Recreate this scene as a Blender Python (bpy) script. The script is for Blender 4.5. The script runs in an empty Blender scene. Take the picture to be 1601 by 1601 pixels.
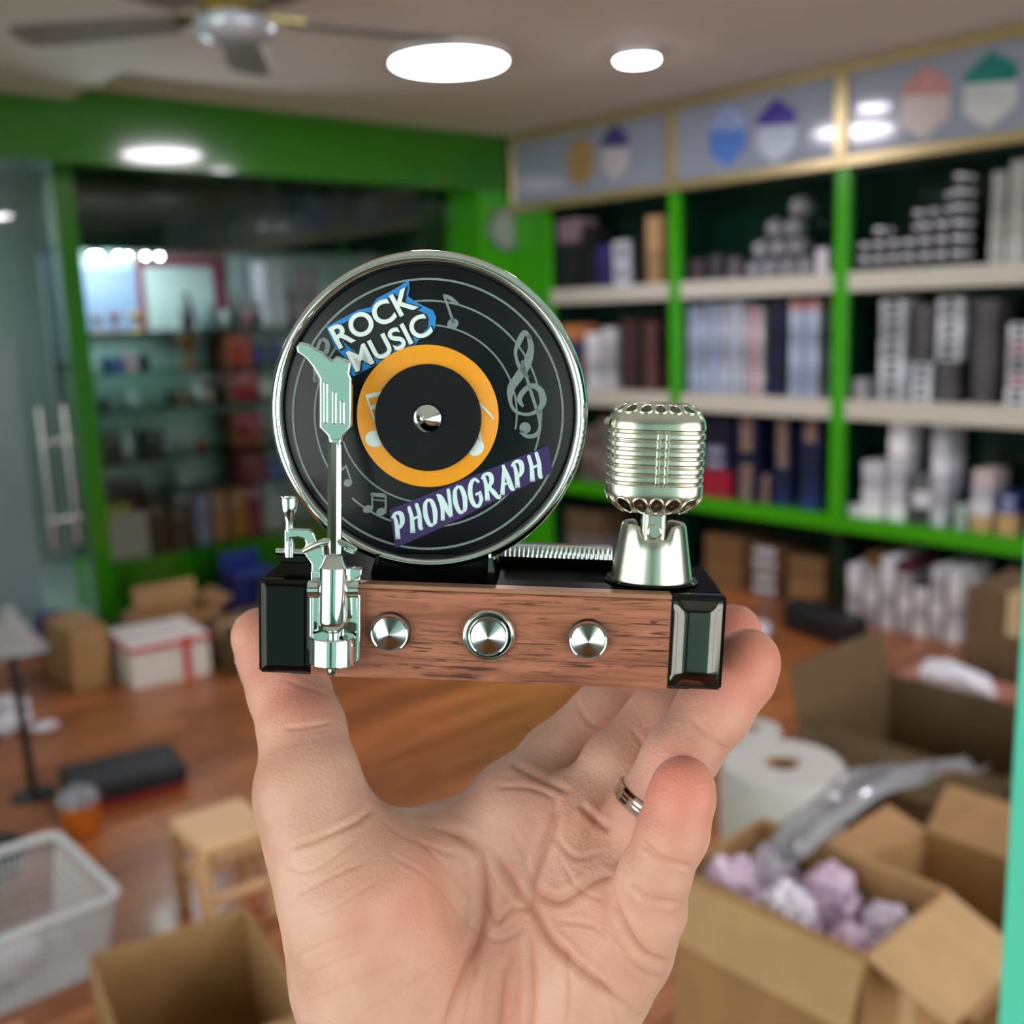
import bpy, bmesh, math, random
import numpy as np
from mathutils import Vector, Matrix

random.seed(7)
S = bpy.context.scene
COL = S.collection

# ---------------------------------------------------------------- camera, world, exposure
F_PX = 1650.0                                  # focal length in pixels of the 1601 px frame
CAM = Vector((0, 0, 1.5))
def _cam_axes(yaw, pitch, roll):
    f = Vector((math.sin(yaw)*math.cos(pitch), math.cos(yaw)*math.cos(pitch), -math.sin(pitch)))
    rt = Vector((math.cos(yaw), -math.sin(yaw), 0)); up = rt.cross(f)
    return rt*math.cos(roll)+up*math.sin(roll), -rt*math.sin(roll)+up*math.cos(roll), f
CX, CY, CZ = _cam_axes(math.radians(41.5), math.radians(10.5), math.radians(-1.9))
cam_d = bpy.data.cameras.new('camera'); cam = bpy.data.objects.new('camera', cam_d); COL.objects.link(cam)
m = Matrix((CX, CY, -CZ)).transposed().to_4x4(); m.translation = CAM; cam.matrix_world = m
cam_d.sensor_width = 26.0; cam_d.sensor_fit = 'HORIZONTAL'; cam_d.lens = 26.0*F_PX/1601
cam_d.clip_start = 0.01; cam_d.clip_end = 60
cam_d.dof.use_dof = True; cam_d.dof.focus_distance = 0.243; cam_d.dof.aperture_fstop = 26.8/3.3
S.camera = cam
S.view_settings.view_transform = 'Standard'; S.view_settings.look = 'None'
S.view_settings.gamma = 1; S.view_settings.use_curve_mapping = False
S.view_settings.exposure = 0.58
S.cycles.use_denoising = True
S.cycles.max_bounces = 8; S.cycles.transparent_max_bounces = 12
S.cycles.caustics_reflective = False; S.cycles.caustics_refractive = False
S.cycles.sample_clamp_indirect = 6.0

W = bpy.data.worlds.new('daylight'); S.world = W; W.use_nodes = True
wn = W.node_tree.nodes; wl = W.node_tree.links; wn.clear()
wo = wn.new('ShaderNodeOutputWorld'); wb = wn.new('ShaderNodeBackground')
wb.inputs[0].default_value = (1.0, 0.94, 0.95, 1); wb.inputs[1].default_value = 3.4
wl.new(wb.outputs[0], wo.inputs[0])

# pixel helpers: where a line of sight through a measured pixel meets the floor, a wall, a depth
def ray(px, py): return CX*((px-800.5)/F_PX)+CY*((800.5-py)/F_PX)+CZ
def on_z(px, py, z=0.0): d = ray(px, py); return CAM+d*((z-CAM.z)/d.z)
def on_x(px, py, x): d = ray(px, py); return CAM+d*((x-CAM.x)/d.x)
def on_y(px, py, y): d = ray(px, py); return CAM+d*((y-CAM.y)/d.y)

# ---------------------------------------------------------------- materials
def lin(c):
    return tuple(((v/255)/12.92 if v/255 <= .04045 else ((v/255+.055)/1.055)**2.4) for v in c)
MATS = {}
def mat(name, rgb, rough=.5, metal=0., var=.12, scale=30., bump=0., spec=.5, coat=0., emit=0., **kw):
    """procedural principled material: colour broken up by noise, optional fine relief"""
    if name in MATS: return MATS[name]
    mt = bpy.data.materials.new(name); mt.use_nodes = True; MATS[name] = mt
    n = mt.node_tree.nodes; l = mt.node_tree.links; b = n['Principled BSDF']
    c = lin(rgb)
    tc = n.new('ShaderNodeTexCoord'); nz = n.new('ShaderNodeTexNoise'); nz.inputs['Scale'].default_value = scale
    nz.inputs['Detail'].default_value = 4
    l.new(tc.outputs['Object'], nz.inputs['Vector'])
    rp = n.new('ShaderNodeValToRGB'); l.new(nz.outputs['Fac'], rp.inputs[0])
    rp.color_ramp.elements[0].position = .3; rp.color_ramp.elements[1].position = .7
    rp.color_ramp.elements[0].color = (*[v*(1-var) for v in c], 1)
    rp.color_ramp.elements[1].color = (*[min(1, v*(1+var)) for v in c], 1)
    l.new(rp.outputs[0], b.inputs['Base Color'])
    b.inputs['Roughness'].default_value = rough; b.inputs['Metallic'].default_value = metal
    b.inputs['Specular IOR Level'].default_value = spec; b.inputs['Coat Weight'].default_value = coat
    b.inputs['Coat Roughness'].default_value = .04
    if bump:
        bp = n.new('ShaderNodeBump'); bp.inputs['Strength'].default_value = bump; bp.inputs['Distance'].default_value = .002
        l.new(nz.outputs['Fac'], bp.inputs['Height']); l.new(bp.outputs[0], b.inputs['Normal'])
    if emit:
        l.new(rp.outputs[0], b.inputs['Emission Color']); b.inputs['Emission Strength'].default_value = emit
    for k, v in kw.items(): b.inputs[k].default_value = v
    return mt

def lamp_mat(name, rgb, strength):
    mt = bpy.data.materials.new(name); mt.use_nodes = True; MATS[name] = mt
    b = mt.node_tree.nodes['Principled BSDF']; b.inputs['Base Color'].default_value = (.9, .9, .9, 1)
    b.inputs['Emission Color'].default_value = (*lin(rgb), 1); b.inputs['Emission Strength'].default_value = strength
    return mt

def glass_mat(name, tint, through=.9, rough=.02, film=None):
    """pane: tinted see-through glass with a Fresnel sheen, or a milky film"""
    mt = bpy.data.materials.new(name); mt.use_nodes = True; MATS[name] = mt
    n = mt.node_tree.nodes; l = mt.node_tree.links; out = n['Material Output']; n.remove(n['Principled BSDF'])
    tr = n.new('ShaderNodeBsdfTransparent'); tr.inputs[0].default_value = (*[v*through for v in lin(tint)], 1)
    gl = n.new('ShaderNodeBsdfGlossy'); gl.inputs['Roughness'].default_value = rough
    fr = n.new('ShaderNodeFresnel'); fr.inputs[0].default_value = 1.45
    mx = n.new('ShaderNodeMixShader'); l.new(fr.outputs[0], mx.inputs[0])
    base = tr
    if film:
        df = n.new('ShaderNodeBsdfDiffuse'); df.inputs[0].default_value = (*lin(film[0]), 1)
        nz = n.new('ShaderNodeTexNoise'); nz.inputs['Scale'].default_value = 3
        mr = n.new('ShaderNodeMapRange'); mr.inputs[3].default_value = film[1]-.08; mr.inputs[4].default_value = film[1]+.08
        l.new(nz.outputs['Fac'], mr.inputs[0])
        base = n.new('ShaderNodeMixShader'); l.new(mr.outputs[0], base.inputs[0]); l.new(tr.outputs[0], base.inputs[1]); l.new(df.outputs[0], base.inputs[2])
    l.new(base.outputs[0], mx.inputs[1]); l.new(gl.outputs[0], mx.inputs[2]); l.new(mx.outputs[0], out.inputs[0])
    return mt

# ---------------------------------------------------------------- mesh building
class MB:
    def __init__(s): s.v = []; s.f = []
    def add(s, vs, fs):
        o = len(s.v); s.v += [tuple(p) for p in vs]; s.f += [tuple(i+o for i in f) for f in fs]; return s
    def box(s, a, b, M=None, bev=0.):
        """box between two corners, optionally bevelled and moved by M"""
        lo = [min(a[i], b[i]) for i in range(3)]; hi = [max(a[i], b[i]) for i in range(3)]
        bev = min(bev, *[(hi[i]-lo[i])*.45 for i in range(3)])
        if bev > 0:
            vs = []; idx = {}
            for cx in (0, 1):
                for cy in (0, 1):
                    for cz in (0, 1):
                        c = [(lo, hi)[k][i] for i, k in enumerate((cx, cy, cz))]; d = [(1, -1)[k]*bev for k in (cx, cy, cz)]
                        for ax in range(3):
                            p = [c[i]+(0 if i == ax else d[i]) for i in range(3)]; idx[cx, cy, cz, ax] = len(vs); vs.append(p)
            fs = []
            cs = [(0, 0), (1, 0), (1, 1), (0, 1)]
            def key(ax, side, u, w):
                k = [0, 0, 0]; k[ax] = side; k[(ax+1) % 3] = u; k[(ax+2) % 3] = w; return tuple(k)
            for ax in range(3):
                for side in (0, 1):
                    q = [idx[key(ax, side, u, w)+(ax,)] for u, w in cs]; fs.append(q if side else q[::-1])
                b1, b2 = (ax+1) % 3, (ax+2) % 3
                for u in (0, 1):
                    for w in (0, 1):
                        k0 = [0, 0, 0]; k0[b1] = u; k0[b2] = w; k1 = list(k0); k1[ax] = 1
                        q = [idx[(*k0, b1)], idx[(*k1, b1)], idx[(*k1, b2)], idx[(*k0, b2)]]
                        fs.append(q if (u == w) else q[::-1])
            for cx in (0, 1):
                for cy in (0, 1):
                    for cz in (0, 1):
                        q = [idx[cx, cy, cz, a] for a in range(3)]; fs.append(q if (cx+cy+cz) % 2 else q[::-1])
        else:
            vs = [(x, y, z) for x in (lo[0], hi[0]) for y in (lo[1], hi[1]) for z in (lo[2], hi[2])]
            fs = [(0, 1, 3, 2), (4, 6, 7, 5), (0, 4, 5, 1), (2, 3, 7, 6), (0, 2, 6, 4), (1, 5, 7, 3)]
        if M is not None: vs = [M @ Vector(p) for p in vs]
        return s.add(vs, fs)
    def lathe(s, prof, o=(0, 0, 0), ax=(0, 0, 1), n=32, cap=True, sx=1., sy=1., ph=0.):
        """profile [(radius, height)] turned about ax through o"""
        ax = Vector(ax).normalized(); t = Vector((1, 0, 0)) if abs(ax.x) < .8 else Vector((0, 1, 0))
        u = (t-ax*t.dot(ax)).normalized(); w = ax.cross(u); o = Vector(o); vs = []; fs = []
        for r, h in prof:
            for k in range(n):
                a = 2*math.pi*k/n+ph; vs.append(o+ax*h+u*(r*sx*math.cos(a))+w*(r*sy*math.sin(a)))
        for i in range(len(prof)-1):
            for k in range(n):
                k2 = (k+1) % n; fs.append((i*n+k, i*n+k2, (i+1)*n+k2, (i+1)*n+k))
        if cap: fs.append(tuple(range(n-1, -1, -1))); fs.append(tuple((len(prof)-1)*n+k for k in range(n)))
        return s.add(vs, fs)
    def cyl(s, a, b, r, r2=None, n=16):
        a = Vector(a); b = Vector(b); return s.lathe([(r, 0), (r if r2 is None else r2, (b-a).length)], a, b-a, n)
    def tube(s, pts, r, n=8, closed=False):
        pts = [Vector(p) for p in pts]; N = len(pts); vs = []; fs = []; prev = None
        for i, p in enumerate(pts):
            if closed: d = pts[(i+1) % N]-pts[i-1]
            else: d = pts[min(i+1, N-1)]-pts[max(i-1, 0)]
            d.normalize()
            if prev is None: prev = Vector((0, 0, 1)) if abs(d.z) < .9 else Vector((1, 0, 0))
            u = (prev-d*prev.dot(d)).normalized(); prev = u; w = d.cross(u)
            rr = r[i] if isinstance(r, (list, tuple)) else r
            for k in range(n):
                a = 2*math.pi*k/n; vs.append(p+u*(rr*math.cos(a))+w*(rr*math.sin(a)))
        for i in range(N if closed else N-1):
            j = (i+1) % N
            for k in range(n):
                k2 = (k+1) % n; fs.append((i*n+k, i*n+k2, j*n+k2, j*n+k))
        if not closed: fs.append(tuple(range(n-1, -1, -1))); fs.append(tuple((N-1)*n+k for k in range(n)))
        return s.add(vs, fs)
    def prism(s, poly, ext):
        """closed 3-D outline pushed along ext"""
        n = len(poly); ext = Vector(ext); poly = [Vector(p) for p in poly]
        vs = poly+[p+ext for p in poly]
        fs = [tuple(range(n)), tuple(range(2*n-1, n-1, -1))]+[(i, i+n, (i+1) % n+n, (i+1) % n) for i in range(n)]
        return s.add(vs, fs)
    def grid(s, fn, nu, nv):
        vs = [fn(i/(nu-1), j/(nv-1)) for i in range(nu) for j in range(nv)]
        fs = [(i*nv+j, (i+1)*nv+j, (i+1)*nv+j+1, i*nv+j+1) for i in range(nu-1) for j in range(nv-1)]
        return s.add(vs, fs)
    def mesh(s, name, smooth=None):
        me = bpy.data.meshes.new(name); me.from_pydata([tuple(p) for p in s.v], [], s.f)
        bm = bmesh.new(); bm.from_mesh(me); bmesh.ops.recalc_face_normals(bm, faces=bm.faces); bm.to_mesh(me); bm.free()
        if smooth is not None:
            for p in me.polygons: p.use_smooth = True
            me.set_sharp_from_angle(angle=math.radians(smooth))
        return me
    def build(s, name, mt, parent=None, smooth=None, loc=None, rz=0.):
        me = s.mesh(name, smooth); me.materials.append(MATS[mt] if isinstance(mt, str) else mt)
        return put(name, me, parent, loc, rz)
def put(name, me, parent=None, loc=None, rz=0.):
    o = bpy.data.objects.new(name, me); COL.objects.link(o)
    if loc is not None: o.location = loc
    if rz: o.rotation_euler = (0, 0, rz)
    if parent: o.parent = parent
    return o
def empty(name, loc=(0, 0, 0), rz=0.):
    o = bpy.data.objects.new(name, None); COL.objects.link(o); o.location = loc; o.rotation_euler = (0, 0, rz)
    o.empty_display_size = .05; return o
def tag(o, label, cat, group=None, kind=None):
    o['label'] = label; o['category'] = cat
    if group: o['group'] = group
    if kind: o['kind'] = kind
    return o
def struct(o): o['kind'] = 'structure'; return o
def bevel(o, w, seg=2):
    md = o.modifiers.new('bevel', 'BEVEL'); md.width = w; md.segments = seg; md.limit_method = 'ANGLE'; md.angle_limit = math.radians(40); return o
def smooth_path(pts, sub=6):
    """Catmull-Rom through tuples of any length"""
    P = [np.array(p, float) for p in pts]; P = [2*P[0]-P[1]]+P+[2*P[-1]-P[-2]]; out = []
    for i in range(1, len(P)-2):
        for k in range(sub):
            t = k/sub; a, b, c, d = P[i-1:i+3]
            out.append(.5*((2*b)+(-a+c)*t+(2*a-5*b+4*c-d)*t*t+(-a+3*b-3*c+d)*t**3))
    out.append(P[-2]); return out
ORD = ['first', 'second', 'third', 'fourth', 'fifth', 'sixth', 'seventh', 'eighth', 'ninth', 'tenth', 'eleventh', 'twelfth']
# ---------------------------------------------------------------- the room
mat('green_paint', (62, 168, 14), .22, var=.05, scale=3, coat=.3)
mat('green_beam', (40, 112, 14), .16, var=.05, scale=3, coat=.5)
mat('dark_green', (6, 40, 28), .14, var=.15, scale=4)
mat('ceiling_paint', (232, 224, 222), .8, var=.03, scale=2)
mat('soffit_paint', (226, 230, 226), .8, var=.03, scale=2)
mat('wall_mint', (176, 222, 208), .5, var=.04, scale=2)
mat('mint_frame', (98, 226, 196), .25, var=.03, scale=2)
mat('hall_grey', (150, 174, 166), .6, var=.08, scale=1.5)
mat('floor_base', (90, 50, 28), .5, var=.2, scale=6)
mat('gold_frame', (190, 174, 128), .3, .5, var=.08, scale=8)
mat('steel', (200, 200, 198), .25, 1., var=.05)
mat('white_plastic', (228, 230, 232), .35, var=.03)
mat('black_plastic', (22, 23, 25), .35, var=.1)
mat('black_gloss', (8, 8, 9), .06, var=.1, coat=.6)
glass_mat('clear_glass', (240, 246, 243), .98)
glass_mat('mint_glass', (148, 172, 164), .92)
glass_mat('shelf_glass', (226, 242, 235), .97)
glass_mat('dark_glass', (60, 105, 84), .55)
glass_mat('frost_glass', (180, 205, 205), .8, .15, film=((150, 172, 178), .62))
lamp_mat('panel_light', (255, 244, 255), 36.0)
lamp_mat('spot_light', (225, 240, 255), 60.0)

def wood_mat(name, a, b, scale=1.0, rough=.3, coat=.2, axis='X', bump=.05):
    mt = bpy.data.materials.new(name); mt.use_nodes = True; MATS[name] = mt
    n = mt.node_tree.nodes; l = mt.node_tree.links; p = n['Principled BSDF']
    tc = n.new('ShaderNodeTexCoord'); mp = n.new('ShaderNodeMapping')
    sc = {'X': (2.2, 34, 34), 'Y': (34, 2.2, 34), 'Z': (34, 34, 2.2)}[axis]
    mp.inputs['Scale'].default_value = [v*scale for v in sc]
    oi = n.new('ShaderNodeObjectInfo'); ad = n.new('ShaderNodeVectorMath'); ad.operation = 'MULTIPLY_ADD'
    ad.inputs[1].default_value = (1, 1, 1); l.new(tc.outputs['Object'], ad.inputs[0]); l.new(oi.outputs['Location'], ad.inputs[2])
    l.new(ad.outputs[0], mp.inputs['Vector'])
    nz = n.new('ShaderNodeTexNoise'); nz.inputs['Scale'].default_value = 1; nz.inputs['Detail'].default_value = 8; nz.inputs['Distortion'].default_value = .8
    l.new(mp.outputs[0], nz.inputs['Vector'])
    rp = n.new('ShaderNodeValToRGB'); l.new(nz.outputs['Fac'], rp.inputs[0])
    rp.color_ramp.elements[0].position = .3; rp.color_ramp.elements[1].position = .62
    rp.color_ramp.elements[0].color = (*lin(a), 1); rp.color_ramp.elements[1].color = (*lin(b), 1)
    hs = n.new('ShaderNodeHueSaturation'); mr = n.new('ShaderNodeMapRange'); mr.inputs[3].default_value = .72; mr.inputs[4].default_value = 1.22
    l.new(oi.outputs['Random'], mr.inputs[0]); l.new(mr.outputs[0], hs.inputs['Value']); l.new(rp.outputs[0], hs.inputs['Color'])
    l.new(hs.outputs[0], p.inputs['Base Color']); p.inputs['Roughness'].default_value = rough
    p.inputs['Coat Weight'].default_value = coat; p.inputs['Coat Roughness'].default_value = .12
    bp = n.new('ShaderNodeBump'); bp.inputs['Strength'].default_value = bump; bp.inputs['Distance'].default_value = .001
    l.new(nz.outputs['Fac'], bp.inputs['Height']); l.new(bp.outputs[0], p.inputs['Normal'])
    return mt
wood_mat('floor_wood', (128, 66, 30), (180, 112, 62), rough=.36, coat=.15)
wood_mat('stool_wood', (206, 160, 112), (226, 186, 140), scale=2, rough=.45, coat=0)

ZC = 2.57
X0, X1, Y0, Y1 = -2.2, 4.86, -2.4, 7.0
# floor: dark sub-floor with laid planks over the part in view
fl = struct(MB().box((X0, Y0, -.05), (X1, Y1, -.008)).build('floor', 'floor_base'))
pw, plen = .16, 1.25
pme = MB().box((-plen/2+.0012, -pw/2+.0012, -.008), (plen/2-.0012, pw/2-.0012, 0), bev=.0015).mesh('plank'); pme.materials.append(MATS['floor_wood'])
rows = int((5.3-.4)/pw)+1
for r in range(rows):
    off = (r*.47) % 1.0*plen; y = .45+r*pw
    if y > 5.22: continue
    for c in range(-2, 5):
        xa = max(-.1+off+(c-.5)*plen, -.72); xb = min(-.1+off+(c+.5)*plen, X1)
        if xb-xa < .04: continue
        if xb-xa > plen-.001: put('plank', pme, fl, ((xa+xb)/2, y, 0)); continue
        h_ = (xb-xa)/2-.0012      # sawn short at the wall
        MB().box((-h_, -pw/2+.0012, -.008), (h_, pw/2-.0012, 0), bev=.0015).build('plank', 'floor_wood', fl, loc=((xa+xb)/2, y, 0))
# the rest of the floor, out of view or behind the glass
struct(MB().box((X0, Y0, -.008), (X1, .37, 0)).build('floor', 'floor_wood'))
struct(MB().box((X0, .37, -.008), (-.72, 5.25, 0)).build('floor', 'floor_wood'))
struct(MB().box((X0, 5.25, -.008), (X1, Y1, 0)).build('floor', 'hall_grey'))

struct(MB().box((X0, Y0, ZC), (X1, Y1, ZC+.06)).build('ceiling', 'ceiling_paint'))
struct(MB().box((X0, Y0, ZC-.055), (1.86, 5.0, ZC)).build('trim_1', 'soffit_paint'))
struct(MB().box((X1, Y0, 0), (X1+.08, Y1, ZC)).build('wall_right', 'dark_green'))
# back wall: green beam over the glass partition, green pier with the clock
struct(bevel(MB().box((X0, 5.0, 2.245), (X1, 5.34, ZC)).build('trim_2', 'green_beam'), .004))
struct(MB().box((4.24, 5.0, 0), (X1, 5.34, 2.245)).build('wall_back', 'green_paint'))
struct(MB().box((X0, Y1, 0), (X1, Y1+.08, ZC)).build('wall_hall', 'hall_grey'))
# glass partition: posts, panes, door with pull handle
struct(MB().box((1.845, 5.26, 0), (1.944, 5.34, 2.245), bev=.003).build('trim_3', 'green_beam'))
def pane(name, x0, x1, z0, z1, mt, y=5.30):
    o = MB().box((x0, y-.005, z0), (x1, y+.005, z1)).build(name, mt); return struct(o)
pane('window_1', 1.945, 3.1, .04, 2.245, 'clear_glass'); pane('window_2', 3.106, 4.24, .04, 2.245, 'clear_glass')
struct(MB().box((1.945, 5.27, 0), (4.24, 5.33, .04)).build('trim_4', 'steel'))
dr = struct(empty('door_1', (1.3, 5.30, 0)))
MB().box((-.48, -.006, .02), (.525, .006, 2.2)).build('pane', 'clear_glass', dr)
MB().box((-.48, -.0075, .12), (.30, -.0062, 1.48)).build('frosted_film', 'frost_glass', dr)
MB().box((-.48, -.02, 0), (.525, .02, .09), bev=.003).build('bottom_rail', 'steel', dr)
for x in (.36, .475): MB().tube([(x, -.06, .47), (x, -.06, 1.15)], .016, 14).build('pull_bar', 'steel', dr, 40)
for z in (.60, .98):
    MB().tube([(.335, -.06, z), (.50, -.06, z)], .011, 12).build('cross_bar', 'steel', dr, 40)
    for x in (.36, .475): MB().tube([(x, -.06, z), (x, -.004, z)], .010, 12).build('standoff', 'steel', dr, 40)
struct(MB().box((X0, 5.26, 0), (.8, 5.34, 2.245)).build('wall_back', 'hall_grey'))

# unseen mint walls behind the photographer, large windows added for front light
def wall_with_window(name, a, b, ax, o0, o1, z0, z1, th=.1):
    """wall from a to b along axis ax with an opening o0..o1, z0..z1"""
    def seg(s0, s1, q0, q1):
        p = [0, 0, q0]; q = [0, 0, q1]
        p[ax] = s0; q[ax] = s1; p[1-ax] = a[1-ax]-th; q[1-ax] = a[1-ax]; return p, q
    mb = MB()
    for args in ((a[ax], o0, 0, ZC), (o1, b[ax], 0, ZC), (o0, o1, 0, z0), (o0, o1, z1, ZC)): mb.box(*seg(*args))
    struct(mb.build(name, 'wall_mint'))
    w = struct(empty('added_window_3' if ax == 0 else 'added_window_4', seg(o0, o0, z0, z0)[0]))
    base = Vector(seg(o0, o0, z0, z0)[0]); L = o1-o0; H = z1-z0
    def bx(s0, s1, q0, q1, nm, mt, d0=.03, d1=.07):
        p = [0, 0, q0]; q = [0, 0, q1]; p[ax] = s0; q[ax] = s1; p[1-ax] = d0; q[1-ax] = d1
        MB().box(p, q).build(nm, mt, w)
    for q in (0, H-.05): bx(0, L, q, q+.05, 'frame_rail', 'mint_frame')
    k = 4
    for i in range(k+1): s = i*(L-.05)/k; bx(s, s+.05, .05, H-.05, 'frame_stile', 'mint_frame')
    for i in range(k): s = i*(L-.05)/k+.05; bx(s, s+(L-.05)/k-.05, .05, H-.05, 'pane', 'mint_glass' if i == 0 else 'clear_glass', .046, .054)  # pane nearest the corner tinted mint to tone the chrome reflections
wall_with_window('wall_front', (X0, Y0), (X1, Y0), 0, -2.05, 3.6, .3, 2.42)
wall_with_window('wall_left', (X0, Y0), (X0, 5.3), 1, -2.25, 3.0, .3, 2.42)
struct(MB().box((X0-.1, 5.3, 0), (X0, Y1, ZC)).build('wall_left', 'hall_grey'))
# mint post of the doorway at the photographer's right
pp = CAM+ray(1612, 640)*.7
struct(bevel(MB().box((pp.x, pp.y-.16, 0), (pp.x+.09, pp.y, ZC)).build('trim_5', 'mint_frame'), .004))

# ---------------------------------------------------------------- ceiling lamps, fan, clock
def panel_lamp(x, y, r, label, group='round ceiling lamps'):
    t = empty('ceiling_lamp', (x, y, ZC-.035)); tag(t, label, 'lamp', group)
    MB().lathe([(r*1.0, .035), (r*1.03, .033), (r*1.03, .002), (r*1.01, -.001), (r*.985, .003)], n=40, cap=False).build('rim', 'white_plastic', t, 40)
    MB().lathe([(r*.99, .004), (r*.94, -.005), (r*.8, -.010), (r*.01, -.013)], n=40, cap=False).build('diffuser', 'panel_light', t, 60)
    return t
p = on_z(702, 97, ZC-.03); panel_lamp(p.x, p.y, .235, 'large round glowing ceiling lamp left of the small one')
p = on_z(996, 92, ZC-.03); panel_lamp(p.x, p.y, .085, 'small round glowing ceiling lamp near the shelf signs')
panel_lamp(.95, 1.15, .25, 'round ceiling lamp out of view above the floor boxes')
panel_lamp(3.0, .2, .25, 'round ceiling lamp out of view beside the shelving')
panel_lamp(-.38, -.30, .25, 'round ceiling lamp out of view behind the photographer')

panel_lamp(.9, 6.2, .25, 'added unseen ceiling lamp brightening the room behind the glass')  # lamp added out of view to brighten the hall and cabinet
c = on_z(365, 38, 2.3)
fan = empty('ceiling_fan', (c.x, c.y, 2.3)); tag(fan, 'grey five-bladed ceiling fan hanging at upper left', 'fan')
mat('fan_grey', (122, 119, 118), .5, var=.08); mat('fan_hub', (205, 214, 228), .2, .3, var=.05); mat('brass', (190, 170, 100), .25, 1., var=.05)
MB().lathe([(.02, .27), (.05, .265), (.055, .22), (.014, .2), (.014, .06)], n=20).build('down_rod', 'fan_grey', fan, 40)
MB().lathe([(.02, .08), (.075, .075), (.095, .05), (.095, .015), (.1, .012)], n=28).build('motor_housing', 'brass', fan, 40)
MB().lathe([(.1, .012), (.105, 0), (.1, -.03), (.06, -.045), (.005, -.048)], n=28).build('hub_cover', 'fan_hub', fan, 60)
for k in range(5):
    a = math.radians(57.8+72*k); R = Matrix.Rotation(a, 4, 'Z') @ Matrix.Rotation(math.radians(9), 4, 'X')
    pts = [(.16, -.045), (.2, -.055), (.55, -.07), (.62, -.06), (.64, -.03), (.64, .03), (.62, .06), (.55, .07), (.2, .055), (.16, .045)]
    b = MB().prism([R @ Vector((x, y, .01)) for x, y in pts], R @ Vector((0, 0, .006))).build('blade', 'fan_grey', fan)
    MB().prism([R @ Vector(q) for q in ((.08, -.02, .018), (.19, -.035, .018), (.19, .035, .018), (.08, .02, .018))], R @ Vector((0, 0, .006))).build('blade_arm', 'brass', b)

c = on_y(785, 360, 5.0)
ck = empty('wall_clock', (c.x, 5.0, c.z)); tag(ck, 'round wall clock with grey rim on the green pier', 'clock')
mat('clock_face', (168, 176, 172), .4, var=.03); mat('clock_rim', (150, 154, 158), .3, .6, var=.05)
MB().lathe([(.125, 0), (.13, .02), (.125, .04), (.11, .04), (.108, .02)], ax=(0, -1, 0), n=36, cap=False).build('rim', 'clock_rim', ck, 50)
MB().lathe([(.11, .001), (.11, .018)], ax=(0, -1, 0), n=36).build('dial', 'clock_face', ck, 40)
for ang, ln in ((50, .055), (200, .085)):
    a = math.radians(ang); d = Vector((math.sin(a), 0, math.cos(a)))
    MB().cyl((0, -.021, 0), Vector((0, -.021, 0))+d*ln, .003, n=6).build('clock_hand', 'black_plastic', ck)
for k in range(12):
    a = math.radians(30*k); R = Matrix.Rotation(a, 4, 'Y')
    MB().box((-.003, -.020, .088), (.003, -.0185, .102), R).build('hour_mark', 'black_plastic', ck)
# ---------------------------------------------------------------- wall shelving, signs and goods
mat('shelf_cream', (206, 202, 188), .45, var=.03, scale=4)
mat('sign_panel', (150, 160, 178), .12, var=.03, scale=2, coat=.3)
mat('card_brown', (166, 128, 84), .75, var=.1, scale=14, bump=.05)
mat('card_pale', (188, 152, 106), .75, var=.08, scale=14)
mat('card_dark', (102, 80, 54), .8, var=.12, scale=14)
mat('card_pink', (168, 112, 96), .8, var=.08, scale=14)
XF = 4.5
UP = [4.70, 3.71, 2.72, 1.73, .74]
sh = empty('wall_shelving', (XF, 2.7, 0)); tag(sh, 'bright green wall shelving with cream shelf boards along the right wall', 'shelving')
def sbox(name, mt, a, b, bev=.002):
    o = Vector((XF, 2.7, 0)); return MB().box(Vector(a)-o, Vector(b)-o, bev=bev).build(name, mt, sh)
for y in UP:
    sbox('upright', 'green_paint', (XF-.012, y-.034, .425), (XF+.03, y+.034, 2.115)); sbox('side_panel', 'dark_green', (XF+.031, y-.03, 0), (4.84, y+.03, 2.094), 0)
sbox('filler_panel', 'green_paint', (XF, 4.732, 0), (4.84, 4.997, ZC-.002))
for i in range(4):
    ya, yb = UP[i+1]+.031, UP[i]-.031
    sbox('back_panel', 'dark_green', (4.82, ya, .02), (4.838, yb, 2.11), 0)
    for z0, z1, mt in ((1.562, 1.65, 'shelf_cream'), (.968, 1.06, 'shelf_cream'), (.425, .50, 'green_paint')):
        sbox('shelf_board', mt, (XF, ya, z0), (4.819, yb, z1))
    sbox('top_board', 'dark_green', (XF, ya, 2.095), (4.819, yb, 2.112))
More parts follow.
